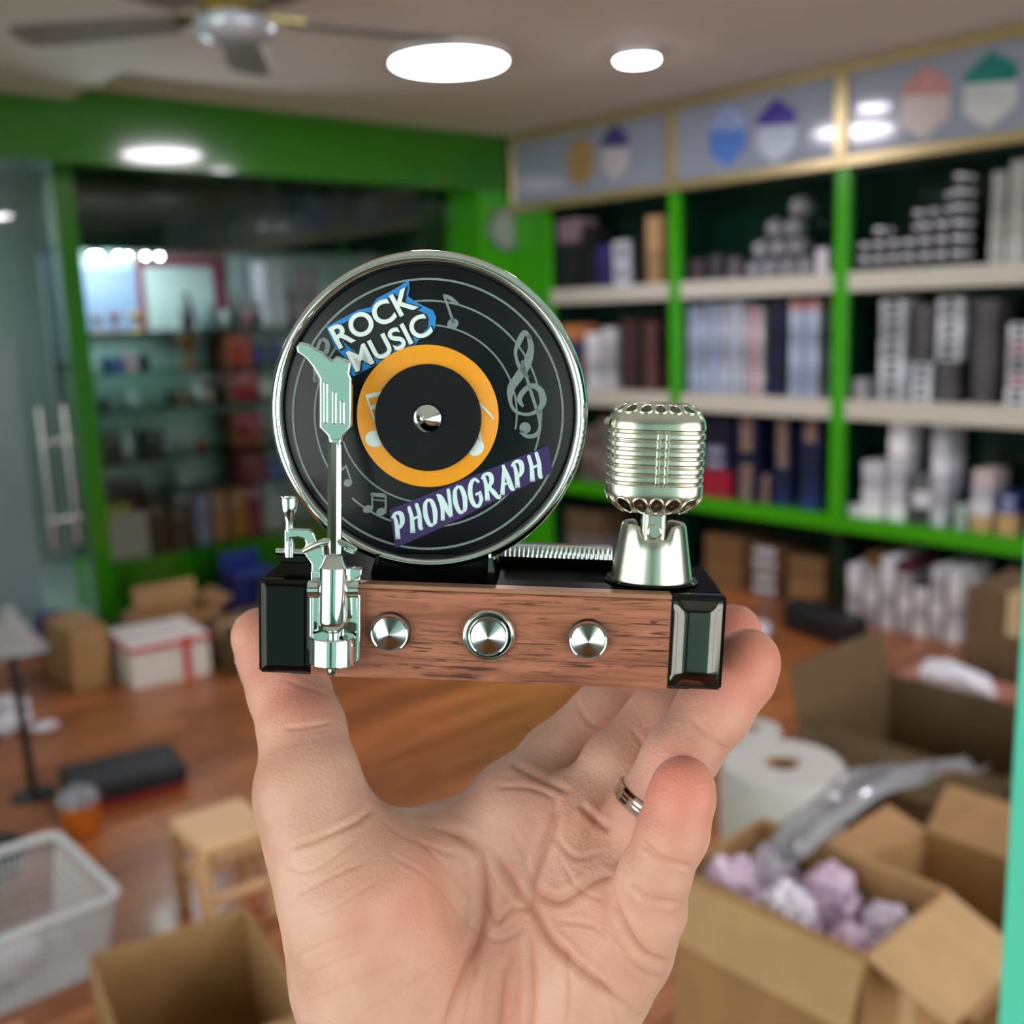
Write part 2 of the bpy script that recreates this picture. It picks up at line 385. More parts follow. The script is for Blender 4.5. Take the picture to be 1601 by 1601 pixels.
# sign boards with gold frames
HEXES = [[(908, 252, .115, (168, 140, 92), None), (962, 238, .115, (196, 190, 196), (66, 62, 128))],
         [(1138, 212, .125, (84, 130, 212), (150, 170, 216)), (1214, 205, .125, (188, 202, 222), (58, 44, 150))],
         [(1446, 160, .125, (200, 190, 190), (190, 136, 134)), (1548, 140, .125, (200, 206, 208), (24, 128, 124))], []]
for i in range(4):
    ya, yb = UP[i+1], UP[i]; yb = 4.97 if i == 0 else yb; yc = (ya+yb)/2
    sg = empty('sign_board', (XF-.03, yc, 2.116)); W_ = yb-ya
    tag(sg, ['sign board with a tan hexagon picture above the leftmost shelf bay', 'sign board with blue and white hexagon pictures above the middle shelf bay', 'sign board with red and teal hexagon pictures above the right shelf bay', 'plain grey sign board right of the hexagon signs'][i], 'sign', 'sign boards over the shelving')
    H_ = ZC-2.116-.004
    MB().box((.012, -W_/2+.001, .005), (.03, W_/2-.001, H_-.005)).build('panel', 'sign_panel', sg)
    for z in (0, H_-.05): MB().box((-.015, -W_/2+.001, z), (.028, W_/2-.001, z+.05), bev=.004).build('frame_rail', 'gold_frame', sg)
    for y in (-W_/2+.001, W_/2-.031): MB().box((-.012, y, .05), (.028, y+.03, H_-.05), bev=.004).build('frame_stile', 'gold_frame', sg)
    for px_, py_, r, c1, c2 in HEXES[i]:
        c = on_x(px_, py_, XF-.02); cz = 2.116+H_/2; c = Vector((0, c.y-yc, c.z-2.116))
        m1 = mat('print_%d_%d_%d' % c1, c1, .3, var=.12, scale=12)
        hx = [Vector((.010, c.y+r*math.sin(math.radians(60*k_)), c.z+min(1.3*r, .15)*math.cos(math.radians(60*k_)))) for k_ in range(6)]
        h = MB().prism(hx, (-.003, 0, 0)).build('hexagon_picture', m1, sg)
        if c2:
            m2 = mat('print_%d_%d_%d' % c2, c2, .3, var=.2, scale=16)
            q = [hx[0], hx[1], hx[2]*.25+hx[1]*.75, hx[4]*.4+hx[5]*.6, hx[5]]
            MB().prism([v+Vector((-.0031, 0, 0)) for v in q], (-.0015, 0, 0)).build('picture_patch', m2, h)

# boxes of goods: tray with a lid proud of it, and a printed patch on the front
def cm(c, rough=.5, var=.06): return mat('card_%d_%d_%d' % c, c, rough, var=var, scale=25)
BOXN = 0
def goods_box(x0, x1, y0, y1, z0, z1, c, mark, label, cat, group, name='product_box', jit=.004):
    """box with its front towards -X"""
    global BOXN; BOXN += 1; j = random.uniform(-jit, jit)
    f_ = (.82, 1., 1.1, .92)[BOXN*7 % 4 if BOXN % 3 else BOXN % 4]; c = tuple(min(250, int(v*f_)) for v in c)
    h = z1-z0-.0006; cx, cy = (x0+x1)/2+abs(j), (y0+y1)/2+j*.5; dx, dy = (x1-x0)/2, (y1-y0)/2
    mb = MB().box((-dx+.0015, -dy+.0015, 0), (dx-.0015, dy-.0015, h*.6), bev=.001).box((-dx, -dy, h*.55), (dx, dy, h), bev=.0015)
    o = mb.build(name, cm(c), None, loc=(cx, cy, z0)); tag(o, label, cat, group)
    if mark:
        MB().box((-dx-.0012, -dy*.55, h*.58), (-dx-.0001, dy*.5, h*.9)).build('printed_mark', cm(mark), o)
        MB().box((-dx+.0003, -dy*.6, h*.12), (-dx+.0014, dy*.6, h*.4)).build('printed_mark', cm(mark), o)
    return o
def stack(zs, p0, p1, py_top, n, cols, what, where, xf=4.56, depth=.17, py_ref=None, group=None, gap=.010):
    """n boxes piled on a shelf at height zs between measured pixel columns"""
    pr_ = py_ref if py_ref else py_top+40
    ya = on_x(p1, pr_, xf).y; yb = on_x(p0, pr_, xf).y; zt = on_x((p0+p1)/2, py_top, xf).z
    # keep off the uprights
    for u in UP:
        if ya < u+.033 < (ya+yb)/2: ya = u+.034
        if yb > u-.033 > (ya+yb)/2: yb = u-.034
    h = (zt-zs-.001)/n
    for i in range(n):
        c, mk = cols[i % len(cols)]
        pos = 'lowest' if i == 0 else 'topmost' if i == n-1 else ORD[i]+' up'
        lab = f'{what}, {pos} {where}' if n > 1 else f'{what} {where}'
        goods_box(xf, xf+depth, ya+gap/2, yb-gap/2, zs+.0005+h*i, zs+.0005+h*(i+1), c, mk, lab, 'box', group or 'boxes on the wall shelving')
PB = ((186, 200, 222), (120, 140, 176)); PW = ((212, 214, 222), (160, 80, 86)); NV = ((22, 30, 66), None); NT = ((24, 32, 70), (168, 138, 112))
WB = ((208, 214, 222), (44, 48, 56)); DG = ((66, 66, 68), (90, 90, 92)); WH = ((222, 222, 232), None); TN = ((184, 150, 108), None)
MS = 1.06
stack(MS, 1068, 1098, 478, 8, [PB], 'pale blue box', 'in the stack beside the left green upright, middle shelf')
stack(MS, 1101, 1130, 472, 8, [PB, ((196, 206, 224), (96, 116, 160))], 'pale blue box', 'in the second pale stack right of the left upright')
stack(MS, 1133, 1161, 470, 8, [((200, 208, 220), (140, 150, 176))], 'grey-white box', 'in the pale stack left of the red-printed boxes')
stack(MS, 1165, 1193, 480, 8, [PW], 'white box with red print', 'in the red-printed stack of the middle bay')
stack(MS, 1197, 1228, 468, 6, [NV, ((16, 20, 44), None)], 'navy box', 'in the dark stack between white stacks, middle shelf')
stack(MS, 1233, 1281, 468, 9, [PB]*8+[((190, 150, 150), (150, 80, 80))], 'blue-printed white box', 'in the stack left of the right green upright')
stack(MS, 1332, 1350, 592, 1, [WH], 'tiny white box', 'beside the right upright on the middle shelf')
stack(MS, 1374, 1415, 468, 5, [WB], 'white box with black print', 'in the leftmost white stack of the right bay')
stack(MS, 1426, 1459, 476, 5, [WB, WB, DG, DG, DG], 'box', 'in the half white half grey stack of the right bay')
stack(MS, 1463, 1504, 465, 5, [DG, DG, WB, WB, WB], 'box', 'in the stack with a grey bottom left of the grey column')
stack(MS, 1520, 1562, 467, 6, [DG], 'dark grey box', 'in the all grey column of the right bay')
stack(MS, 1573, 1612, 506, 5, [WB, ((206, 196, 204), (150, 110, 120))], 'white box', 'in the stack at the right picture edge, middle shelf')
stack(MS, 874, 906, 508, 4, [((42, 46, 66), None), ((150, 70, 80), None), ((60, 70, 120), None), ((190, 120, 80), None)], 'small coloured box', 'in the stack at the left end of the middle shelf')
stack(MS, 914, 936, 520, 4, [WH], 'white box', 'in the first white stack of the left bay', xf=4.58)
stack(MS, 939, 962, 512, 4, [((196, 198, 204), None)], 'off-white box', 'in the second white stack of the left bay', xf=4.58)
stack(MS, 968, 1000, 498, 6, [((52, 34, 38), (90, 60, 60))], 'maroon box', 'in the dark stack behind the microphone')
stack(MS, 1003, 1030, 502, 6, [((74, 42, 44), (110, 80, 76))], 'brown-red box', 'in the stack left of the left upright')
TS = 1.65
stack(TS, 868, 905, 342, 3, [((28, 30, 34), None), ((36, 38, 44), None), ((168, 140, 152), (140, 110, 130))], 'box', 'in the pink-topped stack on the top shelf')
stack(TS, 908, 928, 352, 2, [((20, 24, 26), None)], 'black box', 'in the short black stack on the top shelf')
stack(TS, 931, 954, 383, 2, [((58, 48, 116), None)], 'purple box', 'of the purple pair on the top shelf')
stack(TS, 957, 984, 376, 1, [((198, 200, 212), (150, 150, 170))], 'tall white box', 'between purple and black boxes on the top shelf')
stack(TS, 986, 1006, 372, 2, [((24, 24, 28), None)], 'black box', 'beside the tan carton on the top shelf')
stack(TS, 1009, 1034, 337, 2, [TN], 'tan carton', 'against the left upright on the top shelf')
stack(TS, 1076, 1104, 405, 2, [((60, 50, 54), (100, 80, 90))], 'dark brown box', 'low pile beside the left upright, top shelf')
stack(TS, 1107, 1130, 398, 2, [((44, 46, 54), (90, 90, 100))], 'charcoal box', 'low pile left of the wrapped bundles')
stack(TS, 1133, 1160, 402, 2, [((80, 70, 84), (120, 110, 120))], 'grey-violet box', 'low pile touching the wrapped bundles')
stack(TS, 1274, 1294, 388, 1, [WH], 'small white box', 'left of the right upright on the top shelf')
stack(TS, 1548, 1572, 268, 4, [((186, 188, 184), (150, 152, 150))], 'pale grey box', 'in the tall stack right of the jars', xf=4.6, depth=.12)
stack(TS, 1576, 1606, 250, 4, [((202, 204, 200), (160, 162, 160))], 'pale box', 'in the tallest stack at the right edge, top shelf', xf=4.6, depth=.12)
LS = .50
stack(LS, 1092, 1142, 652, 3, [((150, 26, 50), None), ((24, 22, 60), (150, 150, 170)), ((22, 20, 52), None)], 'large box', 'in the navy stack with a red bottom box')
stack(LS, 1150, 1182, 648, 7, [NT, NT, NT, NV, NT, NT, NT], 'navy box with tan print', 'in the first printed navy stack, lower shelf')
stack(LS, 1186, 1206, 742, 3, [NT], 'small navy box with tan print', 'in the short stack between navy columns')
stack(LS, 1209, 1236, 652, 7, [((30, 44, 96), None), ((24, 36, 84), None), NV, NT, NT, NT, NT], 'navy box', 'in the second tall navy column, lower shelf')
stack(LS, 1250, 1284, 650, 7, [((30, 52, 106), None), ((28, 44, 96), None), ((26, 40, 90), None), NV, NV, NT, NT], 'blue box', 'in the navy column left of the right upright')
stack(LS, 1322, 1344, 790, 1, [WH], 'white carton', 'at the left end of the white pile, lower shelf', xf=4.54)
stack(LS, 1346, 1381, 722, 4, [WH], 'white carton', 'in the left column of the white pile', xf=4.55)
stack(LS, 1388, 1418, 660, 6, [WH], 'white carton', 'in the middle column of the white pile', xf=4.56)
stack(LS, 1425, 1452, 742, 3, [((70, 76, 78), None), WH, ((88, 92, 94), None)], 'carton', 'in the grey and white column of the white pile', xf=4.54)
stack(LS, 1455, 1483, 662, 6, [((208, 210, 222), None)], 'white carton', 'in the right column of the white pile', xf=4.57)
stack(LS, 1490, 1510, 790, 1, [((186, 206, 198), None)], 'pale green carton', 'right of the white pile', xf=4.55)
stack(LS, 1517, 1552, 735, 4, [TN, WH, WH, ((206, 190, 190), None)], 'carton', 'in the column with a tan bottom box', xf=4.56)
stack(LS, 1556, 1592, 772, 2, [TN, ((32, 56, 120), (160, 170, 200))], 'box', 'in the tan and blue pair at the right edge', xf=4.56)
stack(LS, 905, 930, 668, 5, [((150, 140, 132), (80, 60, 60)), ((112, 86, 80), None)], 'mottled box', 'in the stack right of the record, lower shelf')
stack(LS, 933, 962, 655, 5, [((92, 78, 74), (150, 120, 110)), ((130, 122, 120), None)], 'mottled brown box', 'in the stack behind the microphone, lower shelf')
# under the lowest shelf
FS = 0.0
stack(FS, 1100, 1160, 838, 2, [((120, 88, 58), None)], 'brown carton', 'under the navy boxes, by the left upright', depth=.235, py_ref=900)
stack(FS, 1164, 1225, 852, 2, [((104, 76, 52), (190, 190, 200))], 'dark brown carton', 'under the middle bay, with white print', depth=.235, py_ref=910)
stack(FS, 1230, 1290, 872, 2, [((134, 100, 66), None)], 'brown carton', 'under the middle bay, next to the white wall of boxes', depth=.235, py_ref=920)
stack(FS, 885, 940, 800, 2, [((150, 146, 150), None), ((120, 96, 70), None)], 'carton', 'under the left bay below the record', depth=.235, py_ref=850)
for k_, (a_, b_) in enumerate(((1322, 1346), (1348, 1372), (1374, 1398), (1400, 1424), (1426, 1450), (1452, 1476), (1478, 1502))):
    stack(FS, a_, b_, 862+k_*5+(22 if k_ in (0, 4) else 0), 6, [((214, 212, 216), None)]*5+[[WH, ((120, 84, 44), None), WH, ((92, 40, 50), None), ((60, 66, 78), None), WH, WH][k_]], 'flat white carton' if k_ not in (1, 3, 4) else 'carton', f'in the {ORD[k_]} column of the floor pile', xf=4.44, depth=.3, py_ref=950)
# silver-lidded jars piled on the top shelf of the right bay
mat('jar_dark', (38, 36, 44), .25, var=.15); mat('jar_lid', (190, 190, 196), .22, .8, var=.06)
def jar_mesh():
    a = MB().lathe([(.030, 0), (.034, .004), (.034, .048), (.031, .046)], n=20).mesh('small_jar', 40); a.materials.append(MATS['jar_dark'])
    b = MB().lathe([(.0345, .044), (.0355, .047), (.0355, .060), (.033, .0635), (.001, .064)], n=20).mesh('lid', 40); b.materials.append(MATS['jar_lid']); return a, b
ja, jb = jar_mesh(); jy0 = UP[2]-.034-.04
nj = 0
for row in range(2):
    for col_ in range(10):
        tall = [2, 3, 2, 4, 4, 5, 6, 7, 7, 7][col_]-((1, 2, 0, 2)[col_ % 4] if row == 0 and col_ > 1 else 0)
        for lev in range(tall):
            y = jy0-col_*.0735; x = 4.575+row*.078
            z = TS+.0005+lev*.0645
            if y < 2.14: continue
            o = put('small_jar', ja, None, (x+random.uniform(-.003, .003), y, z), random.random()*6)
            tag(o, f'dark jar with silver lid, {"front" if row == 0 else "back"} row, {ORD[col_]} pile from the right upright, level {["one", "two", "three", "four", "five", "six", "seven"][lev]}', 'jar', 'silver-lidded jars on the top shelf'); put('lid', jb, o); nj += 1
# bubble-wrapped bundles
def lump(name, seed, sx, sy, sz, amp, mt, loc, rz=0., freq=2.5, parent=None, sub=3):
    """crumpled closed bag: ball pushed about by noise, flat at its base"""
    from mathutils import noise
    bm = bmesh.new(); bmesh.ops.create_icosphere(bm, subdivisions=sub, radius=1)
    for v in bm.verts:
        p_ = v.co.copy(); n_ = noise.noise(p_*freq+Vector((seed*7.1, seed*3.3, seed)))+.5*noise.noise(p_*freq*2.3+Vector((seed, 0, 0)))
        p_ *= 1+amp*n_; v.co = (p_.x*sx, p_.y*sy, max(p_.z, -.86)*sz+.86*sz)
    me = bpy.data.meshes.new(name); bm.to_mesh(me); bm.free(); me.materials.append(MATS[mt])
    for p_ in me.polygons: p_.use_smooth = True
    me.set_sharp_from_angle(angle=math.radians(35))
    return put(name, me, parent, loc, rz)
mat('bubble_wrap', (150, 152, 160), .2, var=.45, scale=45, bump=.5); mat('clear_bag', (226, 216, 232), .22, var=.1, scale=50, bump=.3)
mat('pink_bag', (222, 196, 220), .25, var=.12, scale=40, bump=.3)
for i, (px_, pz_, s) in enumerate(((1184, 0, .036), (1206, 0, .048), (1234, 0, .048), (1261, 0, .048), (1192, .095, .048), (1220, .095, .048), (1247, .095, .048), (1212, .19, .044), (1240, .19, .048), (1250, .285, .044))):
    c = on_x(px_, 400, 4.62)
    o = lump('wrapped_bundle', i, .08, s, .05, .14, 'bubble_wrap', (4.64, c.y, TS+pz_), .1*(i % 3)-.1, 2.2)
    tag(o, ['bubble-wrapped bundle at the left foot of the heap', 'bubble-wrapped bundle second along the foot of the heap', 'bubble-wrapped bundle third along the foot of the heap', 'bubble-wrapped bundle at the right foot of the heap', 'bubble-wrapped bundle left in the second layer of the heap', 'bubble-wrapped bundle central in the second layer of the heap', 'bubble-wrapped bundle right in the second layer of the heap', 'bubble-wrapped bundle left in the third layer of the heap', 'bubble-wrapped bundle right in the third layer of the heap', 'bubble-wrapped bundle on top of the heap'][i], 'bundle', 'bubble-wrapped bundles on the top shelf')

# ---------------------------------------------------------------- display cabinet behind the glass
mat('cabinet_back', (176, 194, 194), .5, var=.06, scale=2); mat('poster_blue', (124, 144, 176), .5, var=.05, scale=4); mat('maroon', (112, 32, 58), .45, var=.1)
cb_ = empty('display_cabinet', (3.1, 5.65, 0)); tag(cb_, 'glass-shelved display cabinet with green plinth behind the glass wall', 'cabinet')
def cbox(name, mt, a, b, bev=.002): o = Vector((3.1, 5.65, 0)); return MB().box(Vector(a)-o, Vector(b)-o, bev=bev).build(name, mt, cb_)
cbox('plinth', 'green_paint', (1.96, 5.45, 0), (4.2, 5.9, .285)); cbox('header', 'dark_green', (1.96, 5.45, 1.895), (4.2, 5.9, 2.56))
cbox('back_panel', 'cabinet_back', (1.96, 5.88, .286), (4.2, 5.9, 1.894), 0)
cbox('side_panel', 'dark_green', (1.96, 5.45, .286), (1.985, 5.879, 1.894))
cbox('side_panel', 'green_paint', (4.175, 5.45, .286), (4.2, 5.879, 1.894))
GS = [1.475, 1.265, 1.068, .80, .60]
for z in GS: cbox('glass_shelf', 'shelf_glass', (1.986, 5.47, z), (4.174, 5.878, z+.01), 0)
cbox('backboard_picture', 'poster_blue', (2.03, 5.87, 1.50), (2.46, 5.878, 1.83), 0)
for a, b in (((2.0, 1.49), (2.03, 1.88)), ((2.46, 1.49), (2.50, 1.88)), ((2.5, 1.84), (3.0, 1.89)), ((2.92, 1.49), (3.0, 1.84))): cbox('maroon_frame', 'maroon', (a[0], 5.866, a[1]), (b[0], 5.879, b[1]), 0)
for i in range(9):
    px_ = (98, 108, 122, 145, 155, 185, 200, 228, 250)[i]; c = on_y(px_, 404+(i % 3)*2, 5.5)
    t = empty('spot_lamp', (c.x, 5.5, 1.894)); tag(t, f'small bright spot lamp under the cabinet header, {ORD[i]} from the left', 'lamp', 'spot lamps under the cabinet header')
    MB().lathe([(.016, 0), (.016, -.014), (.012, -.018)], n=14).build('lamp_cup', 'steel', t, 40)
    MB().lathe([(.0118, -.0175), (.010, -.024), (.005, -.028), (.0005, -.029)], n=14, cap=False).build('bulb', 'spot_light', t, 60)
    ld = bpy.data.lights.new('bulb_light', 'POINT'); ld.energy = 2.4; ld.shadow_soft_size = .02; ld.color = (.86, .94, 1); lo = bpy.data.objects.new('bulb_light', ld); COL.objects.link(lo); lo.parent = t; lo.location = (0, 0, -.05)
def vase(h, r, kind):
    P_ = {0: [(.5, 0), (.8, .1), (1, .35), (.7, .7), (.35, .85), (.45, 1)], 1: [(.8, 0), (.85, .05), (.2, .15), (.15, .45), (.7, .7), (.95, .95), (.8, 1)], 2: [(.7, 0), (1, .044), (1, .7), (.4, .82), (.35, .98), (.3, 1)], 3: [(.3, 0), (.8, .12), (1, .5), (.8, .88), (.2, 1)]}[kind]
    return MB().lathe([(r*a, h*b) for a, b in P_], n=20)
def item(kind, px_, py_, wpx, hpx, c, z, label, cat, name, y=5.62, rough=.35):
    p_ = on_y(px_, py_, y); w = abs(on_y(px_+wpx/2, py_, y).x-on_y(px_-wpx/2, py_, y).x); h = hpx*p_.length/F_PX*1.0; nxt = [s_ for s_ in GS+[1.89] if s_ > z+.02]; h = min(h, min(nxt)-z-.012)
    if kind == 'box': return goods_box_y(p_.x, y, w, min(w, .16), z, h, c, label, cat, name)
    o = vase(h, w/2, kind).build(name, mat('glaze_%d_%d_%d' % c, c, rough, var=.1, scale=30), None, 40, loc=(p_.x, y, z)); tag(o, label, cat, 'goods in the display cabinet'); return o
def goods_box_y(x, y, w, d, z, h, c, label, cat, name):
    mb = MB().box((-w/2+.0015, -d/2+.0015, 0), (w/2-.0015, d/2-.0015, h*.62), bev=.001).box((-w/2, -d/2, h*.57), (w/2, d/2, h), bev=.002)
    o = mb.build(name, cm(c), None, loc=(x, y, z)); tag(o, label, cat, 'goods in the display cabinet')
    MB().box((-w*.3, -d/2-.0012, h*.66), (w*.3, -d/2-.0001, h*.9)).build('printed_mark', cm(tuple(min(255, int(v*.6+80)) for v in c)), o); return o
g = [z+.0105 for z in GS]
BIG = [
 (1, 152, 505, 18, 24, (168, 128, 96), g[0], 'amber goblet left of three on the top glass shelf', 'goblet', 'goblet'),
 (1, 180, 505, 20, 26, (150, 84, 92), g[0], 'rose goblet second on the top glass shelf', 'goblet', 'goblet'),
 (1, 213, 505, 22, 26, (196, 150, 50), g[0], 'golden goblet third on the top glass shelf', 'goblet', 'goblet'),
 (0, 294, 505, 22, 52, (22, 28, 32), g[0], 'tall black vase on the top glass shelf', 'vase', 'vase'),
 (3, 324, 505, 26, 34, (96, 120, 124), g[0], 'grey glass ball ornament beside the black vase', 'ornament', 'ball_ornament'),
 (3, 350, 505, 20, 26, (170, 190, 194), g[0], 'pale glass ball ornament beside the grey one', 'ornament', 'ball_ornament'),
 (0, 369, 505, 15, 54, (18, 20, 26), g[0], 'black bottle vase left of the pink one, top glass shelf', 'vase', 'vase'),
 (0, 386, 505, 13, 36, (170, 90, 100), g[0], 'pink vase between two dark vases', 'vase', 'vase'),
 (0, 401, 505, 13, 36, (24, 22, 30), g[0], 'small black vase right of the pink vase', 'vase', 'vase'),
 ('box', 425, 505, 34, 92, (196, 192, 206), g[0], 'tall white carton on the top glass shelf', 'box', 'gift_box'),
 ('box', 470, 505, 40, 84, (130, 118, 124), g[0], 'grey-pink carton beside the record rim', 'box', 'gift_box'),
 (0, 140, 575, 20, 36, (206, 208, 214), g[1], 'white vase at the left of the second glass shelf', 'vase', 'vase'),
 ('box', 176, 575, 26, 22, (60, 84, 156), g[1], 'blue gift box on the second glass shelf', 'box', 'gift_box'),
 ('box', 201, 575, 20, 26, (200, 160, 176), g[1], 'pink and white gift box beside the blue one', 'box', 'gift_box'),
 (2, 226, 575, 16, 28, (20, 28, 30), g[1], 'small black bottle on the second glass shelf', 'bottle', 'bottle'),
 (1, 294, 575, 34, 46, (150, 92, 60), g[1], 'copper goblet with wide bowl on the second glass shelf', 'goblet', 'goblet'),
 ('box', 367, 575, 38, 48, (176, 56, 36), g[1], 'orange-red gift box, highest in the red column', 'box', 'gift_box'),
 (2, 404, 575, 16, 34, (44, 70, 170), g[1], 'blue bottle beside the red column', 'bottle', 'bottle'),
 (2, 437, 575, 16, 32, (60, 90, 170), g[1], 'blue bottle next to the record rim', 'bottle', 'bottle'),
 ('box', 150, 632, 30, 18, (26, 28, 34), g[2], 'flat black box on the third glass shelf', 'box', 'gift_box'),
 (3, 203, 632, 26, 26, (186, 196, 204), g[2], 'white ball ornament on the third glass shelf', 'ornament', 'ball_ornament'),
 ('box', 285, 632, 34, 18, (92, 62, 40), g[2], 'brown box on the third glass shelf', 'box', 'gift_box'),
 (3, 309, 632, 20, 30, (208, 216, 222), g[2], 'pale ball ornament beside the brown box', 'ornament', 'ball_ornament'),
 (3, 326, 632, 16, 20, (196, 170, 150), g[2], 'small beige ball ornament on the third glass shelf', 'ornament', 'ball_ornament'),
 ('box', 376, 632, 44, 46, (150, 28, 40), g[2], 'crimson gift box, second in the red column', 'box', 'gift_box'),
 (3, 416, 632, 22, 24, (214, 226, 224), g[2], 'white ball ornament right of the red column', 'ornament', 'ball_ornament'),
 ('box', 170, 712, 36, 40, (54, 44, 40), g[3], 'dark brown box on the fourth glass shelf', 'box', 'gift_box'),
 (0, 199, 712, 20, 44, (190, 198, 204), g[3], 'white vase on the fourth glass shelf', 'vase', 'vase'),
 ('box', 238, 712, 30, 38, (40, 40, 44), g[3], 'charcoal box on the fourth glass shelf', 'box', 'gift_box'),
 (3, 262, 712, 22, 28, (140, 156, 162), g[3], 'grey ball ornament on the fourth glass shelf', 'ornament', 'ball_ornament'),
 (3, 315, 712, 14, 18, (176, 40, 44), g[3], 'small red ball ornament on the fourth glass shelf', 'ornament', 'ball_ornament'),
 ('box', 381, 712, 46, 52, (132, 16, 34), g[3], 'dark red gift box, third in the red column', 'box', 'gift_box'),
 (2, 420, 712, 16, 28, (70, 84, 76), g[3], 'olive bottle right of the red column', 'bottle', 'bottle'),
 ('box', 165, 764, 44, 26, (24, 28, 44), g[4], 'flat navy box at the left of the fifth glass shelf', 'box', 'gift_box'),
 ('box', 205, 764, 30, 22, (16, 20, 34), g[4], 'flat black box on the fifth glass shelf', 'box', 'gift_box'),
 (3, 285, 764, 26, 34, (150, 168, 172), g[4], 'glassy grey ball ornament on the fifth glass shelf', 'ornament', 'ball_ornament'),
 ('box', 388, 764, 46, 44, (120, 14, 32), g[4], 'deep red gift box, lowest in the red column', 'box', 'gift_box'),
 ('box', 428, 764, 22, 22, (52, 84, 180), g[4], 'small blue gift box on the fifth glass shelf', 'box', 'gift_box'),
 ('box', 196, 884, 66, 66, (214, 196, 196), .286, 'large pinkish white box on the cabinet plinth', 'box', 'gift_box'),
 ('box', 245, 876, 30, 96, (52, 44, 46), .286, 'tall dark box on the cabinet plinth', 'box', 'gift_box'),
 ('box', 280, 872, 30, 66, (40, 50, 48), .286, 'dark green box under the white ball', 'box', 'gift_box'),
 ('box', 317, 866, 24, 88, (150, 150, 200), .286, 'lilac pack on the cabinet plinth', 'box', 'gift_box'),
 ('box', 343, 862, 22, 92, (206, 132, 104), .286, 'salmon pack on the cabinet plinth', 'box', 'gift_box'),
 ('box', 372, 858, 26, 76, (196, 120, 40), .286, 'orange pack on the cabinet plinth', 'box', 'gift_box'),
 ('box', 398, 854, 20, 84, (160, 50, 70), .286, 'raspberry red pack on the cabinet plinth', 'box', 'gift_box'),
 (2, 428, 852, 34, 100, (206, 208, 216), .286, 'large white bottle on the cabinet plinth', 'bottle', 'bottle'),
]
made = {}
for a in BIG: made[a[7]] = item(*a)
b_ = made['large pinkish white box on the cabinet plinth']; bx_ = b_.location
item('box', 172, 800, 50, 34, (206, 186, 92), .286+max(v.co.z for v in b_.data.vertices)+.0005, 'yellow box lying on the pinkish white box', 'box', 'gift_box')
b_ = made['dark green box under the white ball']
item(3, 282, 790, 30, 32, (218, 214, 222), .286+max(v.co.z for v in b_.data.vertices)+.0005, 'white ball ornament standing on the dark green box', 'ornament', 'ball_ornament')
# pale notice panel on the hall wall seen through the door
np_ = empty('notice_panel', (1.55, Y1-.012, 1.65)); tag(np_, 'pale blue notice panel seen through the glass door', 'panel')
mat('panel_pale', (170, 204, 226), .4, var=.05)
MB().box((-.3, 0, -.35), (.3, .011, .35)).build('sheet', 'panel_pale', np_)
for a, b in (((-.33, -.38), (.33, -.35)), ((-.33, .35), (.33, .38)), ((-.33, -.35), (-.3, .35)), ((.3, -.35), (.33, .35))): MB().box((a[0], -.006, a[1]), (b[0], .012, b[1])).build('panel_frame', 'steel', np_)
